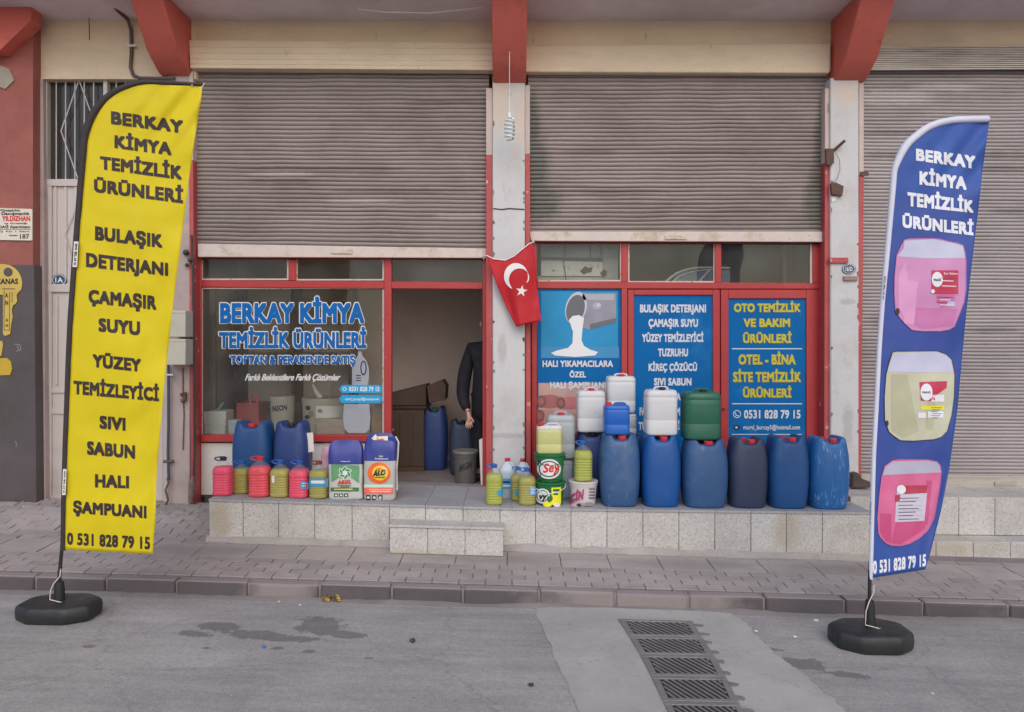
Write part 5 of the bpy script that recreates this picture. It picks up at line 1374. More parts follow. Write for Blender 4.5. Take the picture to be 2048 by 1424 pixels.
xl2 = [(243, 1975), (244, 1930), (246, 1905), (250, 1884), (256, 1866), (264, 1851), (275, 1838), (288, 1822), (305, 1810), (323, 1801), (340, 1793), (380, 1790), (500, 1779), (600, 1769), (700, 1762), (800, 1757), (908, 1751), (1020, 1748), (1137, 1745), (1160, 1744)]
xr2 = [(240, 1979), (340, 1965), (425, 1956), (498, 1947), (621, 1933), (694, 1926), (817, 1915), (936, 1899), (1018, 1883), (1109, 1860), (1140, 1850), (1160, 1846)]
TR = [('BERKAY', 1832, 1951, (297, 321, 312, 338)), ('KİMYA', 1839, 1933, (342, 369, 354, 380)), ('TEMİZLİK', 1815, 1947, (384, 412, 401, 426)), ('ÜRÜNLERİ', 1805, 1947, (430, 455, 446, 471)), ('0 531 828 79 15', 1746, 1852, (1122, 1148, 1108, 1132))]
r, cl, fn, Yf = banner('tall blue feather banner with three printed canisters, on a black base at the kerb', None, (1739, 1180), (1740, 1289), (.50, .36, .12), xl2, xr2, (243, 243), (1156, 1139), [(243, 11), (300, 13), (340, 10), (600, 8), (1100, 7)], m_bcl, m_wsl, .022, TR, m_txw)
p = Print()
c1 = lambda pts: [(1600 + x / 2.848, 200 + y / 2.848) for x, y in pts]
c2 = lambda pts: [(1600 + x / 2.19, 680 + y / 2.19) for x, y in pts]
o1 = c1([(592, 798), (620, 790), (760, 788), (800, 792), (850, 806), (900, 815), (930, 828), (942, 870), (947, 920), (946, 1080), (935, 1150), (915, 1205), (880, 1290), (850, 1308), (800, 1316), (700, 1316), (640, 1310), (600, 1275), (570, 1240), (545, 1200), (538, 1100), (540, 1000), (552, 880), (585, 845)])
p.poly(o1, 0, 1); p.poly(c1([(595, 802), (760, 792), (850, 810), (928, 830), (940, 900), (700, 902), (556, 890), (588, 848)]), 1, 2)
p.poly(c1([(560, 1000), (600, 920), (640, 1180), (600, 1250), (560, 1180)]), 2, 2.2); p.poly(c1([(640, 1180), (900, 1190), (870, 1285), (700, 1305), (620, 1270)]), 3, 2.2)
p.rect(*[v for q in c1([(750, 970), (902, 1105)]) for v in q], 4, 3); p.poly(c1([(780, 1110), (885, 1110), (880, 1180), (780, 1150)]), 3, 2.6); p.rect(*[v for q in c1([(838, 1148), (884, 1175)]) for v in q], 1, 3)
q = c1([(782, 1022)])[0]; p.ell(*q, 11, 15, 6, 4); q = c1([(757, 1090)])[0]; p.ell(*q, 4, 4, 6, 4)
p.text('MAXI', *[c1([(x, 0)])[0][0] for x in (762, 802)], (c1([(0, 1018)])[0][1], c1([(0, 1032)])[0][1]), 5, 5, .03); p.text('Sıvı Sabun', *[c1([(x, 0)])[0][0] for x in (820, 898)], (c1([(0, 982)])[0][1], c1([(0, 994)])[0][1]), 6, 4, .03)
q = c1([(556, 1205)])[0]; p.ell(*q, 4, 7, 5, 3)
o2 = c2([(405, 55), (420, 50), (600, 48), (640, 62), (665, 85), (678, 150), (676, 250), (665, 330), (645, 400), (620, 425), (590, 435), (500, 442), (440, 440), (410, 420), (390, 402), (372, 350), (370, 250), (378, 150), (388, 110)])
p.poly(o2, 7, 1); p.poly(c2([(410, 58), (600, 52), (640, 66), (662, 90), (672, 140), (500, 142), (382, 138), (392, 112)]), 1, 2); p.poly(c2([(400, 150), (470, 150), (520, 400), (450, 430), (400, 395)]), 8, 2)
p.poly(c2([(523, 184), (645, 180), (642, 210), (600, 240), (588, 268), (530, 266)]), 4, 3); p.ell(*c2([(554, 228)])[0], 12, 17, 6, 4); p.rect(*[v for q in c2([(530, 288), (632, 306)]) for v in q], 9, 3); p.rect(*[v for q in c2([(575, 240), (632, 270)]) for v in q], 6, 3)
p.rect(*[v for q in c2([(516, 318), (552, 342)]) for v in q], 6, 3); p.rect(*[v for q in c2([(560, 312), (628, 340)]) for v in q], 6, 3); p.text('MAXI', *[c2([(x, 0)])[0][0] for x in (536, 572)], (c2([(0, 224)])[0][1], c2([(0, 234)])[0][1]), 5, 5, .03); p.ell(*c2([(382, 365)])[0], 3, 6, 5, 3)
o3 = c2([(405, 528), (430, 524), (560, 524), (600, 532), (615, 548), (620, 575), (612, 650), (588, 780), (560, 835), (520, 870), (480, 892), (440, 902), (400, 900), (378, 890), (355, 868), (344, 845), (340, 780), (348, 680), (358, 600), (372, 552)])
p.poly(o3, 10, 1); p.poly(c2([(408, 532), (560, 528), (600, 536), (612, 552), (617, 580), (480, 586), (362, 592), (374, 556)]), 11, 2); p.poly(c2([(350, 760), (400, 760), (400, 890), (375, 880), (350, 840)]), 12, 2); p.poly(c2([(420, 800), (560, 780), (545, 830), (440, 895), (400, 890)]), 12, 2)
p.poly(c2([(425, 640), (560, 636), (545, 792), (415, 798)]), 13, 3); p.poly(c2([(440, 638), (560, 636), (556, 670), (450, 676)]), 14, 4); p.ell(*c2([(444, 655)])[0], 9, 9, 6, 5); p.poly(c2([(418, 680), (440, 676), (436, 705), (418, 712)]), 14, 4)
for k in range(4): p.rect(*[v for q in c2([(450, 700 + k * 22), (535, 704 + k * 22)]) for v in q], 11, 4)
for o_, dx0, dx1, y0, y1, mi in ((o1, .16, .30, 560, 650, 2), (o1, .66, .78, 540, 640, 3), (o2, .62, .72, 760, 860, 8), (o3, .74, .82, 960, 1050, 12)):
    xs_ = [q[0] for q in o_]; xa_, xb_ = min(xs_), max(xs_); f_ = lambda k, yy: lerp(xa_, xb_, k) - (yy - (y0 + y1) / 2) * .09
    p.poly([(f_(dx0, y0), y0), (f_(dx1, y0), y0 + 3), (f_(dx1, y1), y1), (f_(dx0, y1), y1 - 4)], mi, 2.4)
for q0, n_, x0_, x1_ in ((1012 / 2.848 + 200, 5, 1878, 1912), (1120 / 2.848 + 200, 4, 1874, 1906)):
    for k in range(n_): p.rect(x0_ + (k % 2) * 6, q0 + k * 5.2, x1_ - (k % 3) * 5, q0 + k * 5.2 + 1.6, 6 if k % 2 else 14, 4, .03)
for k in range(6): p.rect(1862 + (k % 2) * 3, 815 + k * 4.0, 1884 - (k % 3) * 4, 816 + k * 4.0, 5, 4)
for k in range(7): p.rect(1797, 996 + k * 7, 1838 - (k % 3) * 6, 997.3 + k * 7, 5, 4.5, -.02)
for o_ in (o1, o2, o3): p.line(o_ + [o_[0]], 1.0, 5 if o_ is o2 else 3, 2.8)
mm = [M('pink canister print', S(190, 128, 172), .5, .06, 5), M('pale canister print', S(180, 180, 200), .5, .08, 5), M('light pink print', S(204, 142, 182), .5, .06, 5), M('deep pink print', S(182, 106, 154), .5, .06, 5), M('label red print', S(178, 46, 74), .5, .06, 9), m_tx, m_txw,
      M('straw canister print', S(180, 178, 154), .5, .06, 5), M('dark straw print', S(168, 166, 140), .5, .06, 5), M('lemon label print', S(214, 206, 60), .5, .04, 5), M('rose canister print', S(198, 96, 136), .5, .06, 5), M('greyish print', S(168, 164, 182), .5, .06, 5), M('deep rose print', S(182, 72, 116), .5, .06, 5), M('grey label print', S(186, 178, 192), .5, .04, 5), M('label dark red print', S(164, 44, 72), .5, .06, 9)]
p.build('printed_canisters', mm, cl, fn, 7)
sleeve_tag(r, 1763, 1770, 548, 602, (m_ink, None), 4, Yf); sleeve_tag(r, 1737, 1743, 1000, 1052, (m_ink, None), 1, Yf)

# ------------------------------------------------------------------ national flag tied across the middle pillar
m_fr = M('flag red cloth', S(198, 22, 36, 1.05), .6, .05, 4, transl=.2)
cF = lambda x, y: (760 + x / 3.39, 480 + y / 3.39)
topE = [cF(*q) for q in ((722, 108), (770, 132), (850, 141), (910, 112), (965, 65), (1010, 30), (1035, 18))]
botE = [cF(*q) for q in ((925, 588), (955, 580), (985, 570), (1005, 566), (1030, 562), (1065, 556), (1092, 548))]
lefE = [(0, cF(722, 108)), (.25, cF(775, 260)), (.5, cF(830, 395)), (.75, cF(880, 500)), (1, cF(925, 588))]
rigE = [(0, cF(1035, 18)), (.25, cF(1050, 150)), (.5, cF(1062, 290)), (.75, cF(1078, 420)), (1, cF(1092, 548))]
def edge(tab, t): return (table([(a, b[0]) for a, b in tab], t), table([(a, b[1]) for a, b in tab], t))
def along(E, s_):
    k = s_ * (len(E) - 1); i = min(int(k), len(E) - 2); f_ = k - i
    return (lerp(E[i][0], E[i + 1][0], f_), lerp(E[i][1], E[i + 1][1], f_))
def YFl(u, v):
    q = clamp((v - 490) / 160)
    return -.13 - .05 * q + .022 * math.sin((u - 1000) * .085 + q * 2) * q + .03 * math.exp(-((u - 985 - 45 * q) / 9) ** 2) * q - .015 * math.sin(q * 7 + u * .03)
fg = thing('national_flag', 'red Turkish flag with white crescent and star tied across the middle pillar', 'flag', W(1020, 516, -.13))
mb = MB(); rows = []
for i in range(29):
    t = i / 28; row = []
    for k in range(25):
        s_ = k / 24; a = along(topE, s_); b = along(botE, s_); l = edge(lefE, t); r_ = edge(rigE, t)
        c0, c1_, c2_, c3 = topE[0], topE[-1], botE[0], botE[-1]
        u = lerp(a[0], b[0], t) + lerp(l[0], r_[0], s_) - lerp(lerp(c0[0], c1_[0], s_), lerp(c2_[0], c3[0], s_), t)
        v = lerp(a[1], b[1], t) + lerp(l[1], r_[1], s_) - lerp(lerp(c0[1], c1_[1], s_), lerp(c2_[1], c3[1], s_), t)
        row.append(W(u, v, YFl(u, v)))
    rows.append(row)
mb.loft(rows, (0, 0), closed=False); cl = mb.build('cloth', m_fr, fg, smooth=80); so = cl.modifiers.new('thick', 'SOLIDIFY'); so.thickness = .0012; so.offset = 1
p = Print(); ffn = lambda u, v, l: W(u, v, YFl(u, v) - .003 - l)
out, inn = [], []
O, RO = cF(922, 246), (26.0, 26.5); I, RI = cF(946, 262), (20.6, 21.0)
a0, a1 = R(-338), R(-112)
import itertools
for k in range(41):
    t = k / 40
    ao = lerp(R(30), R(-252), t); out.append((O[0] + RO[0] * math.cos(ao) * .92, O[1] + RO[1] * math.sin(ao)))
tip0, tip1 = out[0], out[-1]
b0 = math.atan2(tip0[1] - I[1], tip0[0] - I[0]); b1 = math.atan2(tip1[1] - I[1], tip1[0] - I[0])
if b1 > b0: b1 -= 2 * math.pi
for k in range(41):
    t = k / 40; ai = lerp(b0, b1, t)
    rr = lerp(math.hypot(tip0[0] - I[0], tip0[1] - I[1]), math.hypot(tip1[0] - I[0], tip1[1] - I[1]), t); rr = lerp(rr, 20.5, math.sin(math.pi * t) ** .5)
    inn.append((I[0] + rr * math.cos(ai), I[1] + rr * math.sin(ai)))
p._add([v for q in zip(out, inn) for v in q], [[2 * k, 2 * k + 1, 2 * k + 3, 2 * k + 2] for k in range(40)], 0, 1)
p.build('crescent', m_pw, cl, ffn, 4)
p = Print(); cx, cy = cF(960, 346)
st_ = [(cx + (12 if k % 2 == 0 else 4.8) * math.sin(k * math.pi / 5 + .15), cy - (12 if k % 2 == 0 else 4.8) * math.cos(k * math.pi / 5 + .15)) for k in range(10)]
bv = st_ + [(cx, cy)]; p._add(bv, [[k, (k + 1) % 10, 10] for k in range(10)], 0, 1); p.build('star', m_pw, cl, ffn, 4)
mb = MB(); mb.tube([W(u, v - 1, YFl(u, v) - .002) for u, v in topE], .006, 8)
mb.tube([W(973, 511, -.13), W(966, 514, -.05), W(968, 519, -.04)], .005, 6); mb.tube([W(1065, 485, -.13), W(1067, 478, -.05), W(1068, 486, -.035)], .005, 6)
mb.build('tie_cord', m_paper, fg)

# ------------------------------------------------------------------ bulb on a wire, conduit, pillar bits
lb = thing('hanging_bulb', 'white spiral lamp bulb hanging on a pale wire in front of the middle pillar', 'lamp bulb', W(1019, 240, -.34))
mb = MB(); mb.tube([W(990, 0, -.35), W(990, 40, -.345), W(991, 55, -.345), W(1004, 57, -.335), W(1018, 59, -.335), W(1019, 62, -.34), W(1019, 130, -.34), W(1019, 186, -.34)], .004, 6); mb.build('wire', M('cream wire', S(200, 180, 170), .6, 0), lb)
mb = MB(); a = W(1019, 184, -.34)
mb.tube([a, a + Vector((0, 0, -.01)), a + Vector((0, 0, -.03)), a + Vector((0, 0, -.05))], [.006, .022, .010, .006], 12); mb.tube([a + Vector((0, 0, -.05)), W(1019, 228, -.34)], .004, 6); b = W(1019, 226, -.34)
mb.tube([b, b + Vector((0, 0, -.02)), b + Vector((0, 0, -.045))], [.016, .020, .020], 14); mb.build('socket', m_pw, lb)
mb = MB(); z0, z1 = b.z - .05, W(1019, 280, -.34).z; pts = []
for k in range(141):
    t = k / 140; ang = t * 2 * math.pi * 5.5; rr = .034 + .010 * math.sin(math.pi * t); pts.append(Vector((b.x + rr * math.cos(ang), b.y + rr * math.sin(ang), lerp(z0, z1, t))))
mb.tube(pts, .0095, 8); mb.build('spiral_tube', M('white lamp glass', S(214, 222, 222, 1.05), .2, 0), lb)
mb = MB(); mb.tube([W(215, -20, -.35), W(222, 6, -.30), W(236, 22, -.20), W(256, 40, -.05), W(262, 60, -.022), W(263, 100, -.022), W(261, 135, -.022), W(266, 150, -.022), W(280, 156, -.022), W(350, 157, -.03)], .016, 10)
cn = mb.build('conduit', M('grey brown conduit', S(86, 76, 76), .6, .1, 8)); tag(cn, 'dark cable conduit bending down the wall above the steel door', 'conduit')
mb = MB(); mb.box(W(253, 0, -.04).x, W(272, 0, -.04).x, -.042, -.036, W(0, 93, -.04).z, W(0, 89, -.04).z); mb.build('clip', m_paper, cn)
for px, y0, y1, Y in ((177, -10, 80, -.05), (137, -8, 11, -.2)):
    mb = MB(); mb.tube([W(px, y0, Y), W(px + 1, (y0 + y1) / 2, Y), W(px + 2, y1, Y)], .004, 5); tag(mb.build('loose_cable', m_dark), 'long thin cable end hanging above the steel door' if px == 177 else 'short thin cable end hanging from the slab at the top left', 'cable')
mb = MB(); z_ = ZC - .03
mb.tube([W(716, 18, -.35), W(770, 24, -.36), W(860, 26, -.36), W(966, 15, -.35)], .005, 6); tag(mb.build('slack_cable', M('white cable', S(206, 202, 200), .5, 0)), 'slack white cable strung under the slab above the left roller shutter', 'cable')
rd = thing('bracket_rod', 'rusty iron rod jutting up from the right pillar edge with a thin hanging wire', 'rod', W(1668, 300, -.08))
mb = MB(); mb.tube([W(1664, 304, -.05), W(1690, 281, -.14)], .014, 10); mb.pq([(1652, 297), (1668, 297), (1668, 326), (1654, 330)], -.09, -.06); mb.build('rod', m_rust, rd)
mb = MB(); mb.tube([W(1670, 302, -.09), W(1679, 320, -.10), W(1680, 340, -.10), W(1673, 360, -.09), W(1660, 368, -.07)], .003, 6); mb.build('wire', M('green wire', S(90, 104, 96), .5, 0), rd)
mb = MB(); mb.pq([(1662, 366), (1672, 364), (1688, 372), (1685, 392), (1664, 389)], -.10, -.062); o = mb.build('junction_box', m_rust, None, bevel=.006); tag(o, 'broken rusty junction box on the left edge of the right pillar', 'junction box')
mb = MB(); mb.pq([(1663, 393), (1676, 392), (1670, 402), (1663, 404)], -.068, -.061); mb.build('torn_plaster', m_paper, o)
mb = MB(); mb.pb(1660, 515, 1697, 526, -.085, -.06); tag(mb.build('red_stub', m_redold, None, bevel=.003), 'short red steel stub across the right pillar above the oval number', 'steel stub')
mb = MB(); mb.pb(1688, 552, 1716, 561, -.085, -.06); tag(mb.build('grey_stub', M('brown grey steel', S(140, 116, 112), .6, .1, 10), None, bevel=.003), 'short brown grey steel stub just below the oval number', 'steel stub')
def oval(px, py, a, b, Y, txt, label):
    o = thing('number_plate', label, 'number plate', W(px, py, Y), 'oval house number plates')
    mb = MB(); c = W(px, py, Y); s_ = (Y - CAMY) / F
    for dy, k, mi in ((0, 1, 0),):
        n = 36; f_ = [Vector((c.x + a * s_ * math.cos(t), Y, c.z + b * s_ * math.sin(t))) for t in [2 * math.pi * i / n for i in range(n)]]
        mb.loft([[v + Vector((0, .008, 0)) for v in f_], f_, [c + (v - c) * .94 + Vector((0, -.003, 0)) for v in f_]])
    mb.build('plate', M('navy enamel', S(48, 70, 106), .3, .05, 10), o)
    p = Print(); p.ring(px, py, a * .9, b * .9, a * .82, b * .82, 0, 2); p.text(txt, px - a * .5, px + a * .5, (py - b * .42, py + b * .42), 0, 2, .03); p.build('number', m_pw, o, flat(Y - .003))
oval(1698, 538, 14, 10, -.07, '16/D', 'small navy oval number plate on the right pillar')
oval(118, 560, 15, 12, .055, '1A', 'small navy oval number plate on the pinkish steel door')
p = None
# dark block at the foot of the right pillar
mb = MB(); mb.pq([(1706, 948), (1716, 945), (1726, 958), (1742, 964), (1742, 976), (1704, 976)], -.16, -.065)
o = mb.build('stopper_block', M('dark brown wood', S(72, 58, 54), .7, .15, 10), None, bevel=.012)
o.location.z = 0; tag(o, 'dark brown wooden stopper at the foot of the right pillar', 'stopper')

# ------------------------------------------------------------------ meter boxes and pipes between the gate and the shop
m_box = M('beige box paint', S(188, 182, 166, 1.1), .5, .04, 4, dirt=S(150, 140, 124), ds=3, dlo=.55, dhi=.8, damt=.4)
for y0, y1, lb_, x0 in ((621, 674, 'upper beige meter box beside the yellow banner', 338), (678, 730, 'lower beige meter box beside the yellow banner', 326)):
    o = thing('meter_box', lb_, 'meter box', W(355, y1, -.2), 'beige meter boxes')
    mb = MB(); mb.pb(x0, y0, 371, y1, -.22, -.022); mb.build('case', m_box, o, bevel=.006)
    mb = MB(); mb.pb(x0, y0 + 2, 371, y0 + 5, -.224, -.22); mb.build('lid_edge', m_box, o)
pp_ = thing('water_pipe', 'dark water pipe with a brass valve running down beside the yellow banner', 'pipe', W(337, 1010, -.06))
mb = MB(); mb.tube([W(337, 730, -.06), W(337, 850, -.06), W(336, 905, -.06), W(337, 945, -.06), W(338, 960, -.06)], .013, 10); mb.build('pipe', M('blue grey pipe', S(64, 66, 76), .5, .1, 8), pp_)
mb = MB(); mb.tube([W(335, 955, -.06), W(337, 966, -.06), W(331, 980, -.07), W(336, 1000, -.07), W(330, 1012, -.08)], .011, 8); mb.cyl(W(327, 923, -.06), W(347, 923, -.06), .015); mb.build('valve', M('old brass', S(96, 84, 70), .5, .2, 10, metal=.4), pp_)
mb = MB(); mb.pb(334, 748, 346, 751, -.078, -.05); mb.build('pipe_clip', m_paper, pp_)
mb = MB(); mb.tube([W(366, 735, -.03), W(366, 780, -.03), W(368, 830, -.03), W(366, 900, -.03)], .005, 6); mb.tube([W(362, 790, -.05), W(370, 786, -.05), W(369, 800, -.05), W(363, 802, -.05)], .02, 8)
tag(mb.build('gas_tap', m_rust), 'thin rusty pipe with a tap under the lower meter box', 'pipe tap')
mb = MB(); mb.tube([W(383, 470, -.045), W(386, 560, -.045), W(389, 900, -.045), W(386, 975, -.045)], .011, 8); o = mb.build('downpipe', m_dark); tag(o, 'thin dark pipe down the wall just left of the red shop front', 'pipe')
mb = MB(); mb.tube([W(384, 966, -.06), W(382, 1004, -.06)], [.03, .026], 12); mb.tube([W(386, 952, -.05), W(384, 962, -.06), W(383, 970, -.06)], [.012, .022, .03], 10)
tag(mb.build('water_meter', M('dirty steel meter', S(112, 96, 92), .6, .2, 12, dirt=S(60, 48, 46), ds=10), smooth=40), 'small dirty water meter low on the wall beside the plinth', 'meter')
mb = MB(); c = W(379, 505, -.05)
for v in ((372, 505, -.05, .03), (380, 520, -.06, .024), (374, 530, -.05, .02)):
    q = W(v[0], v[1], v[2]); rings = [[q + Vector((v[3] * math.cos(a) * math.sin(f), v[3] * math.sin(a) * math.sin(f), v[3] * math.cos(f))) for a in [2 * math.pi * i / 10 for i in range(10)]] for f in (.3, .9, 1.57, 2.2, 2.8)]
    mb.loft(rings)
tag(mb.build('cable_bundle', m_dark), 'dark bundle of old cable ends on the wall left of the shutter rail', 'cable bundle')

# ------------------------------------------------------------------ signs of the neighbour on the left
sg = thing('wall_plaque', 'white plaque with red and dark lettering on the red wall at the far left', 'sign', W(20, 448, -.13))
mb = MB(); mb.pq([(-60, 414), (64, 418), (64, 481), (-60, 479)], -.135, -.122); mb.build('plate', M('cream plaque', S(214, 206, 190, 1.05), .5, .03, 6), sg)
p = Print(); 
p.text('Emlak Müteahhit', -30, 40, (418, 423), 1, 1, .02); p.text('İnşaat Danışmanlık', -30, 59, (424, 430), 1, 1, .03); p.text('YILDIZHAN', 4, 60, (432, 442), 0, 1, .04)
p.text('ve Ortaklığı', 8, 54, (445, 448), 1, 1, .02); p.text('ALTINDAĞ Apartmanı', -30, 60, (451, 456), 1, 1, .03); p.text('Tel', 0, 5, (461, 465), 1, 1, .02); p.text('Kat  1  Daire', 12, 58, (461, 464), 1, 1, .01); p.text('Numara', 18, 35, (469, 472), 1, 1, .03); p.text('187', 40, 58, (468, 477), 1, 1, .015); p.rect(-30, 458, 62, 458.8, 1, 1)
p.build('lettering', [m_inkr, m_tx], sg, flat(-.135))
ks = thing('key_sign', 'flat yellow key shaped sign on the dark panel at the far left', 'sign', W(14, 640, -.135))
m_key = M('faded yellow paint', S(200, 172, 84, 1.05), .6, .08, 4, dirt=S(150, 120, 80), ds=3, dlo=.52, dhi=.75, damt=.6)
def flatshape(pts, mat, name, par, Yf=-.139, Yb=-.131):
    mb = MB(); mb.pq(pts, Yf, Yb); return mb.build(name, mat, par, smooth=0)
outl = [(5 + 39 * math.cos(t), 567 + 39 * math.sin(t)) for t in [R(a) for a in range(-180, 30, 10)]]
outl += [(36, 585), (33, 590), (34, 602), (31, 608), (26, 610), (23, 620), (25, 634), (22, 650), (20, 668), (10, 672), (6, 668), (6, 590), (-30, 585)]
flatshape(outl, m_key, 'key_shape', ks)
p = Print(); p.ell(16, 544, 9, 9, 1, 1); p.text('CANAS', -8, 36, (557, 568), 0, 1, .03); p.rect(4, 577, 30, 578.2, 0, 1)
for k, ch in enumerate('AN'): p.text(ch, 10, 16, (586 + k * 15, 595 + k * 15), 0, 1, .02)
for k, ch in enumerate('AH'): p.text(ch, 11, 16, (637 + k * 11, 643 + k * 11), 0, 1, .02)
p.line([(8, 580), (8, 660), (19, 660), (19, 584)], .9, 0, 1); p.line([(24, 584), (24, 606)], .9, 0, 1)
p.build('lettering', [m_ink, MATS['dark painted panel']], ks, flat(-.139))
flatshape([(-40, 684), (4, 682), (6, 690), (2, 712), (-40, 714)], m_key, 'key_shape', ks); flatshape([(-40, 718), (14, 716), (22, 724), (24, 738), (20, 750), (-40, 752)], M('yellow paint', S(190, 158, 44, 1.05), .6, .08, 4), 'key_shape', ks)
p = Print(); p.line([(29, 688), (40, 690), (42, 700), (32, 702)], 1.2, 0, 1); p.line([(34, 692), (38, 699)], 1.5, 0, 1); p.line([(31, 882), (33, 890), (32, 894)], 1.2, 0, 1); p.build('scratch_mark', M('pale scratch', S(140, 136, 132), .8, 0), ml, flat(-.13))
# ------------------------------------------------------------------ drain gratings
m_iron = M('dusty cast iron', S(138, 132, 130, 1.0), .6, .12, 8, .001, 80, metal=.3, dirt=S(150, 142, 138), ds=4, dlo=.5, dhi=.75, damt=.6)
m_pit = M('drain pit', (.02, .019, .018), .9, .2, 8)
rowsL = [(1235, 1242), (1258, 1278), (1280, 1314), (1302, 1356), (1326, 1406), (1356, 1466)]
rowsR = [(1384, 1246), (1404, 1280), (1428, 1316), (1452, 1358), (1478, 1408), (1512, 1468)]
PT = [(G(*a), G(*b)) for a, b in zip(rowsL, rowsR)]
names = ['topmost, nearest the kerb', 'second from the kerb', 'third from the kerb', 'fourth from the kerb', 'nearest the camera, cut by the picture edge']
for i in range(5):
    a, b = PT[i]; d, c = PT[i + 1]
    a, b, c, d = [Vector((v.x, v.y, road_h(v.x, v.y) + .013)) for v in (a, b, c, d)]
    def at_(s_, t): return a.lerp(b, s_).lerp(d.lerp(c, s_), t)
    g = .012
    r = thing('drain_grating', 'iron drain grating set in pale concrete, ' + names[i], 'grating', at_(.5, .5), 'iron gratings over the drain')
    mb = MB(); dz = Vector((0, 0, .010)); e = .09; e2 = .13
    def bar(s0, s1, t0, t1, z=0.0):
        q = [at_(s0, t0), at_(s1, t0), at_(s1, t1), at_(s0, t1)]
        mb.hexa([v - dz for v in q], [v + Vector((0, 0, .004 + z)) for v in q])
    bar(.0, 1, .02, e2); bar(0, 1, 1 - e2 + .02, .985); bar(0, e, e2, 1 - e2 + .02); bar(1 - e, 1, e2, 1 - e2 + .02)
    mb.build('frame', m_iron, r, bevel=.003)
    mb = MB(); n = 9
    for k in range(-4, n):
        s0 = e + (k + .5) * (1 - 2 * e) / n; sl = .34
        t0, t1 = e2, 1 - e2 + .02
        w_ = .034
        lo_t = t0 if s0 >= e else t0 + (e - s0) / sl * (t1 - t0)
        s_a = max(s0, e); hi_s = s0 + sl; hi_t = t1 if hi_s <= 1 - e else t1 - (hi_s - (1 - e)) / sl * (t1 - t0); s_b = min(hi_s, 1 - e)
        if hi_t - lo_t < .06 or s_b - s_a < .02: continue
        q = [at_(s_a, hi_t if False else lo_t), at_(min(s_a + w_, 1 - e), lo_t), at_(s_b, hi_t), at_(max(s_b - w_, e), hi_t)]
        mb.hexa([v - dz for v in q], [v + Vector((0, 0, .002)) for v in q])
    mb.build('bars', m_iron, r)
    mb = MB(); q = [at_(.01, .03), at_(.99, .03), at_(.99, .975), at_(.01, .975)]
    mb.hexa([v - Vector((0, 0, .012)) for v in q], [v - Vector((0, 0, .0025)) for v in q]); mb.build('pit', m_pit, r)
    for t in (.18, .72):
        mb = MB()
        q = [at_(1.0, t), at_(1.07 + .03 * math.sin(i * 3 + t * 9), t + .02), at_(1.12 + .03 * math.sin(i * 5 + t), t + .09), at_(1.08, t + .19), at_(1.0, t + .18)]
        mb.hexa([v - dz for v in q], [v + Vector((0, 0, .001)) for v in q])
        mb.build('lug', m_iron, r, bevel=.002)

# ------------------------------------------------------------------ litter
def lump(px, py, rad, mat, name, label, cat, sq=.7, seed=1, grp=None):
    c = G(px, py); z = road_h(c.x, c.y); mb = MB(); rings = []
    for i in range(7):
        f = lerp(.25, 2.9, i / 6); rg = []
        for k in range(12):
            a = 2 * math.pi * k / 12; v = Vector((math.cos(a) * math.sin(f), math.sin(a) * math.sin(f), math.cos(f)))
            q = 1 + .45 * mnoise.noise(v * 2.3 + Vector((seed, 0, 0)))
            rg.append(Vector((c.x, c.y, z + rad * sq * .9)) + Vector((v.x * rad * q, v.y * rad * q, max(-.88, v.z * q) * rad * sq)))
        rings.append(rg)
    mb.loft(rings); return tag(mb.build(name, mat, None, smooth=30), label, cat, grp)
m_gold = M('gold foil', S(150, 124, 70, 1.1), .35, .5, 30, .01, 30, metal=.5, dirt=S(60, 48, 36), ds=18, dlo=.5, dhi=.6, damt=.9)
c = G(662, 1198); z = road_h(c.x, c.y); mb = MB(); rows = []
for i in range(13):
    row = []
    for k in range(13):
        x, y = (i - 6) / 6 * .085, (k - 6) / 6 * .055
        h = .035 + .034 * mnoise.noise(Vector((x * 26, y * 26, 4))) + .02 * mnoise.noise(Vector((x * 70, y * 70, 9)))
        row.append(Vector((c.x + x + .02 * mnoise.noise(Vector((y * 40, x * 20, 1))), c.y + y + .02 * mnoise.noise(Vector((x * 40, y * 20, 3))), z + max(.003, h * (1.1 - (x * x / .01 + y * y / .005))) )))
    rows.append(row)
mb.loft(rows, (0, 0), closed=False); tag(mb.build('crumpled_wrapper', m_gold, None, smooth=0), 'crumpled gold foil wrapper lying in the gutter at the kerb', 'litter')
lump(825, 1285, .017, m_dark, 'stone', 'small dark stone alone on the asphalt left of the drain', 'stone', .8, 3)
lump(1062, 1372, .016, m_dark, 'stone', 'small dark stone on the asphalt near the bottom centre', 'stone', .5, 5)
lump(527, 1296, .014, M('blue cap litter', S(60, 100, 180), .4, 0), 'bottle_cap', 'tiny blue cap lying among the damp patches', 'litter', .5, 2)
m_lit = M('white litter', S(206, 200, 194), .6, .1, 20)
for i, (px, py, rd_, lb_) in enumerate(((1632, 1239, .02, 'white paper scrap left of the blue banner base'), (558, 1202, .009, 'tiny white scrap in the gutter left of the gold wrapper'), (600, 1209, .01, 'pale scrap just left of the gold wrapper'), (1512, 1264, .014, 'pale grit lump beside the concrete apron'), (1590, 1275, .014, 'pale scrap on the asphalt behind the damp streak'), (1865, 1388, .010, 'small pale scrap on the asphalt at the lower right'))):
    lump(px, py, rd_, m_lit, 'paper_scrap', lb_, 'litter', .35, i + 11, 'pale scraps on the road')
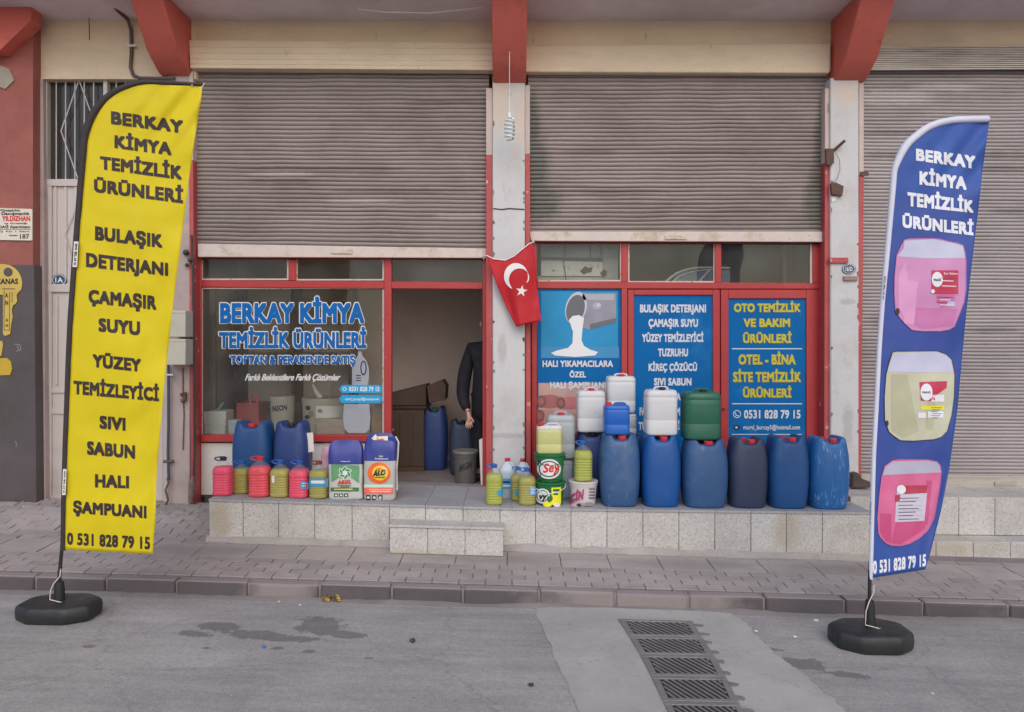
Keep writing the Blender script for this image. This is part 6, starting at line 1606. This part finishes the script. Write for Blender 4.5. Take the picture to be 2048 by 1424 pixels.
# grit and crumbs: nobody could count them
mb = MB()
rnd = random.Random(5)
def crumb(x, y, z, s_):
    a = rnd.random() * 6
    pts = [Vector((x + s_ * math.cos(a + k * 2.09) * rnd.uniform(.6, 1.3), y + s_ * math.sin(a + k * 2.09) * rnd.uniform(.6, 1.3), z)) for k in range(3)]
    mb.add(pts + [Vector((x, y, z + s_ * .8))], [[0, 1, 3], [1, 2, 3], [2, 0, 3]])
for _ in range(900):
    x = rnd.uniform(-5, 5)
    if rnd.random() < .55: y = KERB_Y - abs(rnd.gauss(0, .10)) - .012
    else: y = rnd.uniform(-4.2, KERB_Y - .02)
    crumb(x, y, road_h(x, y), rnd.uniform(.002, .006))
for _ in range(500):
    x = rnd.uniform(-5, 5); y = rnd.uniform(-1.7, -.92)
    if rnd.random() < .6: y = -.93 - abs(rnd.gauss(0, .04))
    if -1.15 < x < .0 and y > -1.15: continue
    crumb(x, y, side_z(x, y) + .001, rnd.uniform(.002, .006))
for _ in range(320):
    x = rnd.uniform(-5.2, -2.5); y = rnd.uniform(-.8, -.01); crumb(x, y, side_z(x, y) + .002, rnd.uniform(.003, .018) if y > -.35 else rnd.uniform(.002, .007))
tag(mb.build('road_grit', M('grey grit', S(150, 138, 134), .9, .3, 30, island=.35), None, smooth=0), 'loose grit and crumbs on road and pavement', 'grit', kind='stuff')

# ------------------------------------------------------------------ things inside the left shop
ZFL = ZF - .02
# display bench behind the window
SHY0, SHY1 = .22, .95
zb = W(600, 872, .24).z
dp = thing('display_bench', 'low white display bench inside the lettered window', 'bench', (W(585, 900, .5).x, .5, ZFL))
xa, xb = W(404, 870, .24).x, W(766, 870, .24).x
mb = MB(); mb.box(xa, xb, SHY0, SHY1, zb - .03, zb); mb.build('bench_top', m_cover, dp, bevel=.004)
mb = MB(); mb.box(xa + .02, xb - .02, SHY0 + .02, SHY0 + .05, ZFL, zb - .03); mb.box(xa + .02, xa + .06, SHY0 + .05, SHY1 - .02, ZFL, zb - .03); mb.box(xb - .06, xb - .02, SHY0 + .05, SHY1 - .02, ZFL, zb - .03); mb.build('bench_frame', m_cover, dp)
zb += .001
def boxat(x0, y0, x1, Y, dep, mat, name, label, cat, par=None, taper=0.0):
    a = W(x0, y0, Y); b = W(x1, y0, Y); h = a.z - zb; t = taper * (b.x - a.x)
    mb = MB(); mb.hexa([(a.x + t, Y, zb), (b.x - t, Y, zb), (b.x - t, Y + dep, zb), (a.x + t, Y + dep, zb)], [(a.x, Y, a.z), (b.x, Y, a.z), (b.x, Y + dep, a.z), (a.x, Y + dep, a.z)])
    return tag(mb.build(name, mat, None, bevel=.008), label, cat)
boxat(406, 822, 452, .30, .22, M('white tub plastic', S(214, 216, 212, 1.1), .4, .04, 5), 'white_tub', 'white tapered tub in the left corner of the shop window', 'tub', taper=.06)
mb = MB(); mb.tube([W(420, 836, .46), W(447, 806, .40)], .012, 8); tag(mb.build('scoop', M('green grey plastic', S(150, 176, 166), .5, .05, 8)), 'pale green scoop handle leaning in the white tub', 'scoop')
boxat(456, 840, 474, .32, .14, M('pale sheet', S(190, 200, 206, 1.05), .4, .08, 9), 'plastic_packet', 'pale packet beside the white tub in the shop window', 'packet')
rc = thing('red_crate', 'dark red plastic crate with a handle in the shop window', 'crate', W(495, 870, .6))
mb = MB(); a, b = W(472, 806, .5), W(517, 806, .5); rd_ = M('dark red plastic', S(150, 62, 60), .5, .08, 8)
mb.box(a.x, b.x, .5, .8, zb, a.z); mb.build('body', rd_, rc, bevel=.01)
mb = MB(); mb.tube([W(500, 806, .52), W(503, 792, .52), W(512, 790, .52), W(515, 806, .52)], .012, 8); mb.build('handle', M('bright red plastic', S(200, 50, 52), .4, 0), rc)
def tubpail(x0, x1, ytop, Y, mat, label, art):
    x, w = at(x0, x1, Y); h = W(x0, ytop, Y).z - zb; r = thing('tub', label, 'tub', (x, Y, zb), 'tubs in the shop window')
    mb = MB(); mb.lathe([(zb, w * .42), (zb + .01, w * .45), (zb + h * .82, w * .49), (zb + h * .9, w * .5), (zb + h, w * .5), (zb + h, 0)], (x, Y, 0), 32, caps=(1, 0)); mb.build('body', mat, r)
    p = Print(); art(p); p.build('printed_label', [m_ink, m_pw, M('tub grey print', S(140, 130, 120), .5, .1, 8)], r, cylfn(x, Y, w * .485), 6)
    return r
tub_m = M('greyish tub plastic', S(176, 168, 158), .45, .05, 6)
tubpail(541, 589, 792, .55, tub_m, 'grey tub with dark lettering, behind the blue drums in the shop window', lambda p: p.text('NEON', 545, 574, (812, 824, 809, 820), 0, 1, .04))
tubpail(605, 692, 795, .62, tub_m, 'wide pale tub with dark round marks in the shop window', lambda p: (p.ell(616, 816, 5, 5, 0, 1), p.ell(622, 828, 6, 6, 2, 1), p.ell(614, 834, 5, 4, 0, 1), p.rect(632, 812, 688, 836, 1, 1), p.ell(640, 822, 5, 4, 2, 2)))
mb = MB(); mb.tube([W(641, 795, .62), W(633, 785, .6), W(625, 768, .58)], [.03, .022, .008], 10); tag(mb.build('white_scoop', m_pw), 'white scoop sticking up from the wide pale tub', 'scoop')
m_card = M('cardboard', S(168, 140, 108, 1.0), .8, .08, 5)
boxat(632, 838, 690, .30, .18, M('pale carton', S(176, 160, 150), .7, .06, 6), 'pale_carton', 'long pale carton low in the shop window behind the sacks', 'carton')
boxat(742, 812, 766, .34, .30, m_card, 'brown_carton', 'brown cardboard carton at the right end of the shop window', 'carton')
boxat(692, 820, 740, .40, .28, M('grey carton', S(150, 144, 150), .7, .08, 6), 'grey_carton', 'greyish carton behind the bottle sticker in the shop window', 'carton')
mb = MB(); a, b = W(404, 640, 1.2), W(430, 640, 1.2); mb.box(a.x - .3, b.x, 1.2, 1.25, ZFL, W(404, 560, 1.2).z); tag(mb.build('leaning_panel', M('pale grey board', S(140, 136, 134), .6, .08, 3), None, bevel=.005), 'tall pale grey board standing inside at the left of the shop window', 'board')
# plywood shelf unit further in
su = thing('shelf_unit', 'dark wooden shelf unit deep inside the left shop', 'shelf', (W(560, 700, 1.6).x, 1.6, ZFL))
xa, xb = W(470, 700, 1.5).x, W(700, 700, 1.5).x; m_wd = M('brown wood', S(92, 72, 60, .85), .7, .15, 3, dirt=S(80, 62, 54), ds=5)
for xx in (xa, (xa + xb) / 2, xb):
    mb = MB(); mb.box(xx - .02, xx + .02, 1.5, 1.88, ZFL, 2.7); mb.build('side_panel', m_wd, su)
for k in range(4):
    mb = MB(); mb.box(xa + .021, (xa + xb) / 2 - .021, 1.5, 1.88, ZFL + .1 + k * .6, ZFL + .13 + k * .6); mb.box((xa + xb) / 2 + .021, xb - .021, 1.5, 1.88, ZFL + .1 + k * .6, ZFL + .13 + k * .6); mb.build('shelf', m_wd, su)
# seen through the doorway
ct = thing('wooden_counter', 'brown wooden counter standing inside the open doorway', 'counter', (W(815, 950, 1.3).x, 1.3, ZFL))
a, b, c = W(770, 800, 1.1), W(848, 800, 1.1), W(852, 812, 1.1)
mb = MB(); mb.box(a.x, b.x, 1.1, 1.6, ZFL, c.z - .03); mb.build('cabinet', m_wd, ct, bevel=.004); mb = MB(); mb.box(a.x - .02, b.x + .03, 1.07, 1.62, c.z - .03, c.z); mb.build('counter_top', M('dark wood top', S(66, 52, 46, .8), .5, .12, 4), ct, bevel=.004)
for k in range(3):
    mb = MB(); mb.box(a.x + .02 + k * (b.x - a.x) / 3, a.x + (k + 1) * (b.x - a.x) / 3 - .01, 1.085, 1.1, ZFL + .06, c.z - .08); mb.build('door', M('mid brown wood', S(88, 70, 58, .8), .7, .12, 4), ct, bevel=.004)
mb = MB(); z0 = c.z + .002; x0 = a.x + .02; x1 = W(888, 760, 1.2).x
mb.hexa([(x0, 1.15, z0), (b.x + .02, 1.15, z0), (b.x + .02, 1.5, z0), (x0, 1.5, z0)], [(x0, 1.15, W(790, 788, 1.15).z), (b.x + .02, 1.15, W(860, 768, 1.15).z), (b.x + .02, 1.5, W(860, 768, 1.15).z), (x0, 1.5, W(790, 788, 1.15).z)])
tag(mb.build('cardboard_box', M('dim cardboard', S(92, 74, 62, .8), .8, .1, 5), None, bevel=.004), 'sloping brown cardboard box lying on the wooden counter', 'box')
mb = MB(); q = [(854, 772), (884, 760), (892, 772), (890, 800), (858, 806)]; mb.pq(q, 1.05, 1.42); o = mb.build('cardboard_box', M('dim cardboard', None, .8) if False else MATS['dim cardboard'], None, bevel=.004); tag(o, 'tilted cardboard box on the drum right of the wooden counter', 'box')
for (x0, x1, Yc, yt, mt, lb_) in ((842, 896, 1.28, 812, m_drum6, 'dark blue drum with green lid inside the doorway, under the tilted box'), (898, 952, .95, 838, m_drum4, 'dark blue drum inside the doorway behind the grey pail')):
    x, w = at(x0, x1, Yc); h = W(x0, yt, Yc).z - ZFL
    r = spawn('drum', make_drum, (x, Yc, ZFL), (w / DW, w / DW, h / DH), lb_, 'drum', 'drums inside the shop'); paint(r, 'body', mt); paint(r, 'cap', m_capk if Yc < 1 else m_green)
x, w = at(905, 957, .42); s_ = w / .262
r = spawn('pw2', make_pail(M('grey pail plastic', S(104, 100, 96, .85), .45, .05, 5), M('grey pail lid', S(130, 124, 118, .9), .4, .05, 5)), (x, .42, ZFL), (s_, s_, (W(930, 900, .42).z - ZFL) / PH), 'grey pail with dark lettering just inside the open doorway', 'pail', 'detergent pails'); fixxf(r)
p = Print(); p.text('iNGiN', 918, 944, (930, 944, 921, 935), 0, 1, .02, .2); p.build('printed_label', m_ink, r, cylfn(x, .42, .121 * s_), 6)
mb = MB(); mb.pq([(958, 880), (966, 876), (968, 985), (962, 975)], .13, .16); tag(mb.build('white_board', m_cover), 'narrow white board leaning on the right jamb of the open doorway', 'board')

# behind the right transom panes: board and arch in place of reflections, a post
mb = MB(); mb.pq([(1082, 520), (1205, 523), (1206, 552), (1082, 552)], .34, .37)
tb = mb.build('reflection_board', M('reflected white', S(206, 202, 198, 1.1), .7, .05, 6, dirt=S(110, 112, 110), ds=14, dlo=.58, dhi=.62, damt=.8)); tag(tb, 'added pale board standing in for the opposite building reflected in the left transom pane of the right shop', 'board')  # board added in place of the building opposite mirrored in the glass
mb = MB(); mb.pq([(1082, 489), (1236, 489), (1236, 518), (1206, 518), (1206, 516), (1082, 514)], .36, .39); mb.build('reflection_upper', M('reflected pale blue', S(150, 166, 176, 1.1), .6, .08, 5, dirt=S(100, 110, 116), ds=9, dlo=.55, dhi=.65, damt=.6), tb)
mb = MB(); mb.pq([(1082, 514), (1206, 516), (1206, 523), (1082, 520)], .33, .36); mb.build('reflection_band', m_dark, tb)
mb = MB(); mb.pq([(1206, 518), (1236, 518), (1236, 562), (1206, 562)], .36, .39); mb.pq([(1076, 552), (1206, 552), (1206, 562), (1076, 562)], .36, .39); mb.build('reflection_side', M('reflected drab', S(170, 170, 160), .6, .1, 8), tb)
mb = MB()
for pts in ([(1128, 489), (1131, 505), (1127, 522), (1132, 560)], [(1180, 489), (1182, 516)], [(1200, 489), (1203, 506), (1198, 520)]): mb.tube([W(x_, y_, .325) for x_, y_ in pts], .004, 5)
mb.build('reflection_wire', m_dark, tb)
for cx, cy, pts in ((1172, 540, [(1160, 543), (1170, 532), (1178, 536), (1186, 533), (1183, 544), (1174, 546), (1168, 549)]), (1207, 545, [(1200, 546), (1208, 538), (1214, 542), (1212, 552), (1205, 554)])):
    mb = MB(); mb.pq(pts, .335, .34); mb.build('bare_patch', m_rust, tb)  # brown patches, part of the board added for the reflection
ar = thing('reflection_arch', 'added pale arch with blue grey fill standing in for the banner reflected in the middle transom pane', 'frame', W(1390, 565, .5))  # added shape imitating the blue banner's curved top mirrored in the glass
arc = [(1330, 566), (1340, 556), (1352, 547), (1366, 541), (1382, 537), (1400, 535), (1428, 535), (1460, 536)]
mb = MB(); mb.tube([W(x_, y_, .5) for x_, y_ in arc], .012, 8); mb.tube([W(x_ + 8, y_ + 5, .5) for x_, y_ in arc[:-1]], .006, 8); mb.tube([W(1396, 566, .5), W(1420, 538, .5)], .012, 8); mb.build('reflection_rim', m_paper, ar)
mb = MB(); mb.pq([(1340, 575), (1352, 551), (1366, 545), (1382, 541), (1400, 539), (1460, 540), (1460, 575)], .512, .52); mb.build('pane', M('reflected blue grey', S(96, 112, 132), .3, .1, 5), ar)  # blue grey fill of the added reflection shape
mb = MB(); mb.pq([(1568, 480), (1573, 480), (1573, 600), (1568, 600)], .9, .94); tag(mb.build('pale_post', m_paper), 'thin pale post inside behind the right transom pane', 'post')

# ------------------------------------------------------------------ the person standing inside the doorway
def skin_obj(name, chains, mat, par, sub=2):
    """chains: list of (points with radius, parent vertex index or None) grown into one skin"""
    me = bpy.data.meshes.new(name); vs, es, rs = [], [], []
    for pts, root in chains:
        prev = root
        for v in pts:
            vs.append(v[:3]); rs.append(v[3:]); i = len(vs) - 1
            if prev is not None: es.append((prev, i))
            prev = i
    me.from_pydata(vs, es, []); o = bpy.data.objects.new(name, me); COL.objects.link(o)
    m = o.modifiers.new('skin', 'SKIN'); m.use_smooth_shade = True
    for i, r_ in enumerate(rs):
        me.skin_vertices[0].data[i].radius = (r_[0], r_[-1]); me.skin_vertices[0].data[i].use_root = (i == 0)
    s_ = o.modifiers.new('sub', 'SUBSURF'); s_.levels = sub; s_.render_levels = sub
    me.materials.append(mat)
    if par is not None: o.parent = par
    return o
pe = thing('person', 'person in a dark navy coat standing inside the doorway, partly hidden by the right jamb', 'person', (W(978, 900, .62).x, .62, ZFL))
m_skin = M('skin', S(196, 150, 130), .5, .05, 10); m_coat = M('navy coat cloth', S(36, 34, 44, .7), .85, .12, 6, .002, 60); m_trs = M('dark trouser cloth', S(36, 36, 46, .7), .85, .1, 6)
hx, hz = W(936, 838, .50).x - pe.location.x, W(936, 838, .50).z - ZFL
ex, ez = W(921, 788, .62).x - pe.location.x, W(921, 788, .62).z - ZFL

def hand(par, wx, wy, wz, sgn):
    ch = [([(wx, wy, wz + .06, .024, .028), (wx + .005, wy - .02, wz + .01, .02, .034), (wx + .012 * sgn, wy - .035, wz - .035, .014, .036)], None)]
    for k, (dx, L_) in enumerate(((-.024, .062), (-.008, .072), (.009, .068), (.025, .054))):
        p0 = (wx + .012 * sgn + dx * .9, wy - .035, wz - .045); ch.append(([(*p0, .0095, .0095), (p0[0] + dx * .3, p0[1] - .018, p0[2] - L_ * .5, .0088, .0088), (p0[0] + dx * .35 + .006, p0[1] - .006, p0[2] - L_, .0075, .0075)], 2))
    ch.append(([(wx + .035, wy - .03, wz - .005, .011, .011), (wx + .055, wy - .045, wz - .03, .0095, .0095), (wx + .06, wy - .05, wz - .055, .008, .008)], 1))
    return ch
body = [([(0, 0, .92, .15, .11), (0, 0, 1.10, .13, .10), (0, -.01, 1.28, .16, .11), (0, 0, 1.42, .10, .08), (0, -.01, 1.49, .05, .05), (0, -.02, 1.56, .068, .078), (0, -.025, 1.64, .078, .095), (0, -.015, 1.71, .06, .075)], None),
        ([(.10, 0, .84, .085), (.11, -.01, .48, .058), (.11, .01, .10, .042), (.11, -.10, .04, .038)], 0), ([(-.10, 0, .84, .085), (-.11, -.01, .48, .058), (-.11, .01, .10, .042), (-.11, -.10, .04, .038)], 0),
        ([(-.17, 0, 1.39, .05), (ex + .02, 0, ez + .02, .04), (hx, -.12, hz + .07, .026)], 2), ([(.17, 0, 1.39, .05), (.24, .02, 1.10, .04), (.22, -.08, .86, .026)], 2)]
skin_obj('body', body, m_skin, pe)
ho = skin_obj('hand', hand(pe, hx, -.125, hz + .02, 1), m_skin, pe); skin_obj('hand', hand(pe, .22, -.085, .82, -1), m_skin, pe)
skin_obj('coat', [([(-.02, 0, .58, .24, .17), (-.03, 0, .85, .245, .165), (-.03, 0, 1.0, .245, .16), (-.02, 0, 1.15, .225, .15), (0, -.01, 1.30, .185, .13), (0, 0, 1.43, .11, .09), (0, 0, 1.47, .07, .07)], None), ([(-.19, 0, 1.385, .078), (lerp(-.2, ex, .6), .0, lerp(1.38, ez, .6), .08), (ex + .022, 0, ez, .075), (lerp(ex, hx, .5), -.06, lerp(ez, hz + .06, .5), .06), (hx, -.115, hz + .085, .05)], 4), ([(.19, 0, 1.385, .078), (.24, .02, 1.10, .066), (.22, -.075, .90, .046)], 4)], m_coat, pe)
skin_obj('trousers', [([(0, 0, .93, .16, .125)], None), ([(.10, 0, .82, .10), (.11, -.01, .48, .078), (.11, .01, .09, .065)], 0), ([(-.10, 0, .82, .10), (-.11, -.01, .48, .078), (-.11, .01, .09, .065)], 0)], m_trs, pe)
for sx in (-.11, .11): skin_obj('shoe', [([(sx, .05, .048, .045), (sx, -.04, .045, .044), (sx, -.15, .04, .036)], None)], m_capk, pe)
skin_obj('hair', [([(0, .01, 1.735, .075, .085), (0, .035, 1.68, .082, .07), (0, .045, 1.61, .07, .05)], None)], m_capk, pe)
mb = MB(); o_ = pe.location
mb.tube([o_ + Vector((0, -.118, 1.655)), o_ + Vector((0, -.135, 1.62)), o_ + Vector((0, -.118, 1.612))], [.008, .014, .010], 8); mb.build('nose', m_skin, pe)
for sx in (-.03, .03):
    mb = MB(); q = o_ + Vector((sx, -.106, 1.655)); mb.lathe([(-.008, 0), (-.005, .009), (0, .012), (.005, .009), (.008, 0)], q, 10, caps=(0, 0)); mb.build('eye', m_ink, pe)
mb = MB(); mb.tube([o_ + Vector((-.022, -.108, 1.585)), o_ + Vector((0, -.116, 1.583)), o_ + Vector((.022, -.108, 1.585))], .005, 6); mb.build('mouth', M('lip', S(150, 84, 80), .5, 0), pe)
for sx in (-.082, .082):
    mb = MB(); mb.tube([o_ + Vector((sx, -.02, 1.67)), o_ + Vector((sx * 1.06, -.01, 1.645)), o_ + Vector((sx, -.02, 1.615))], [.008, .012, .008], 8); mb.build('ear', m_skin, pe)
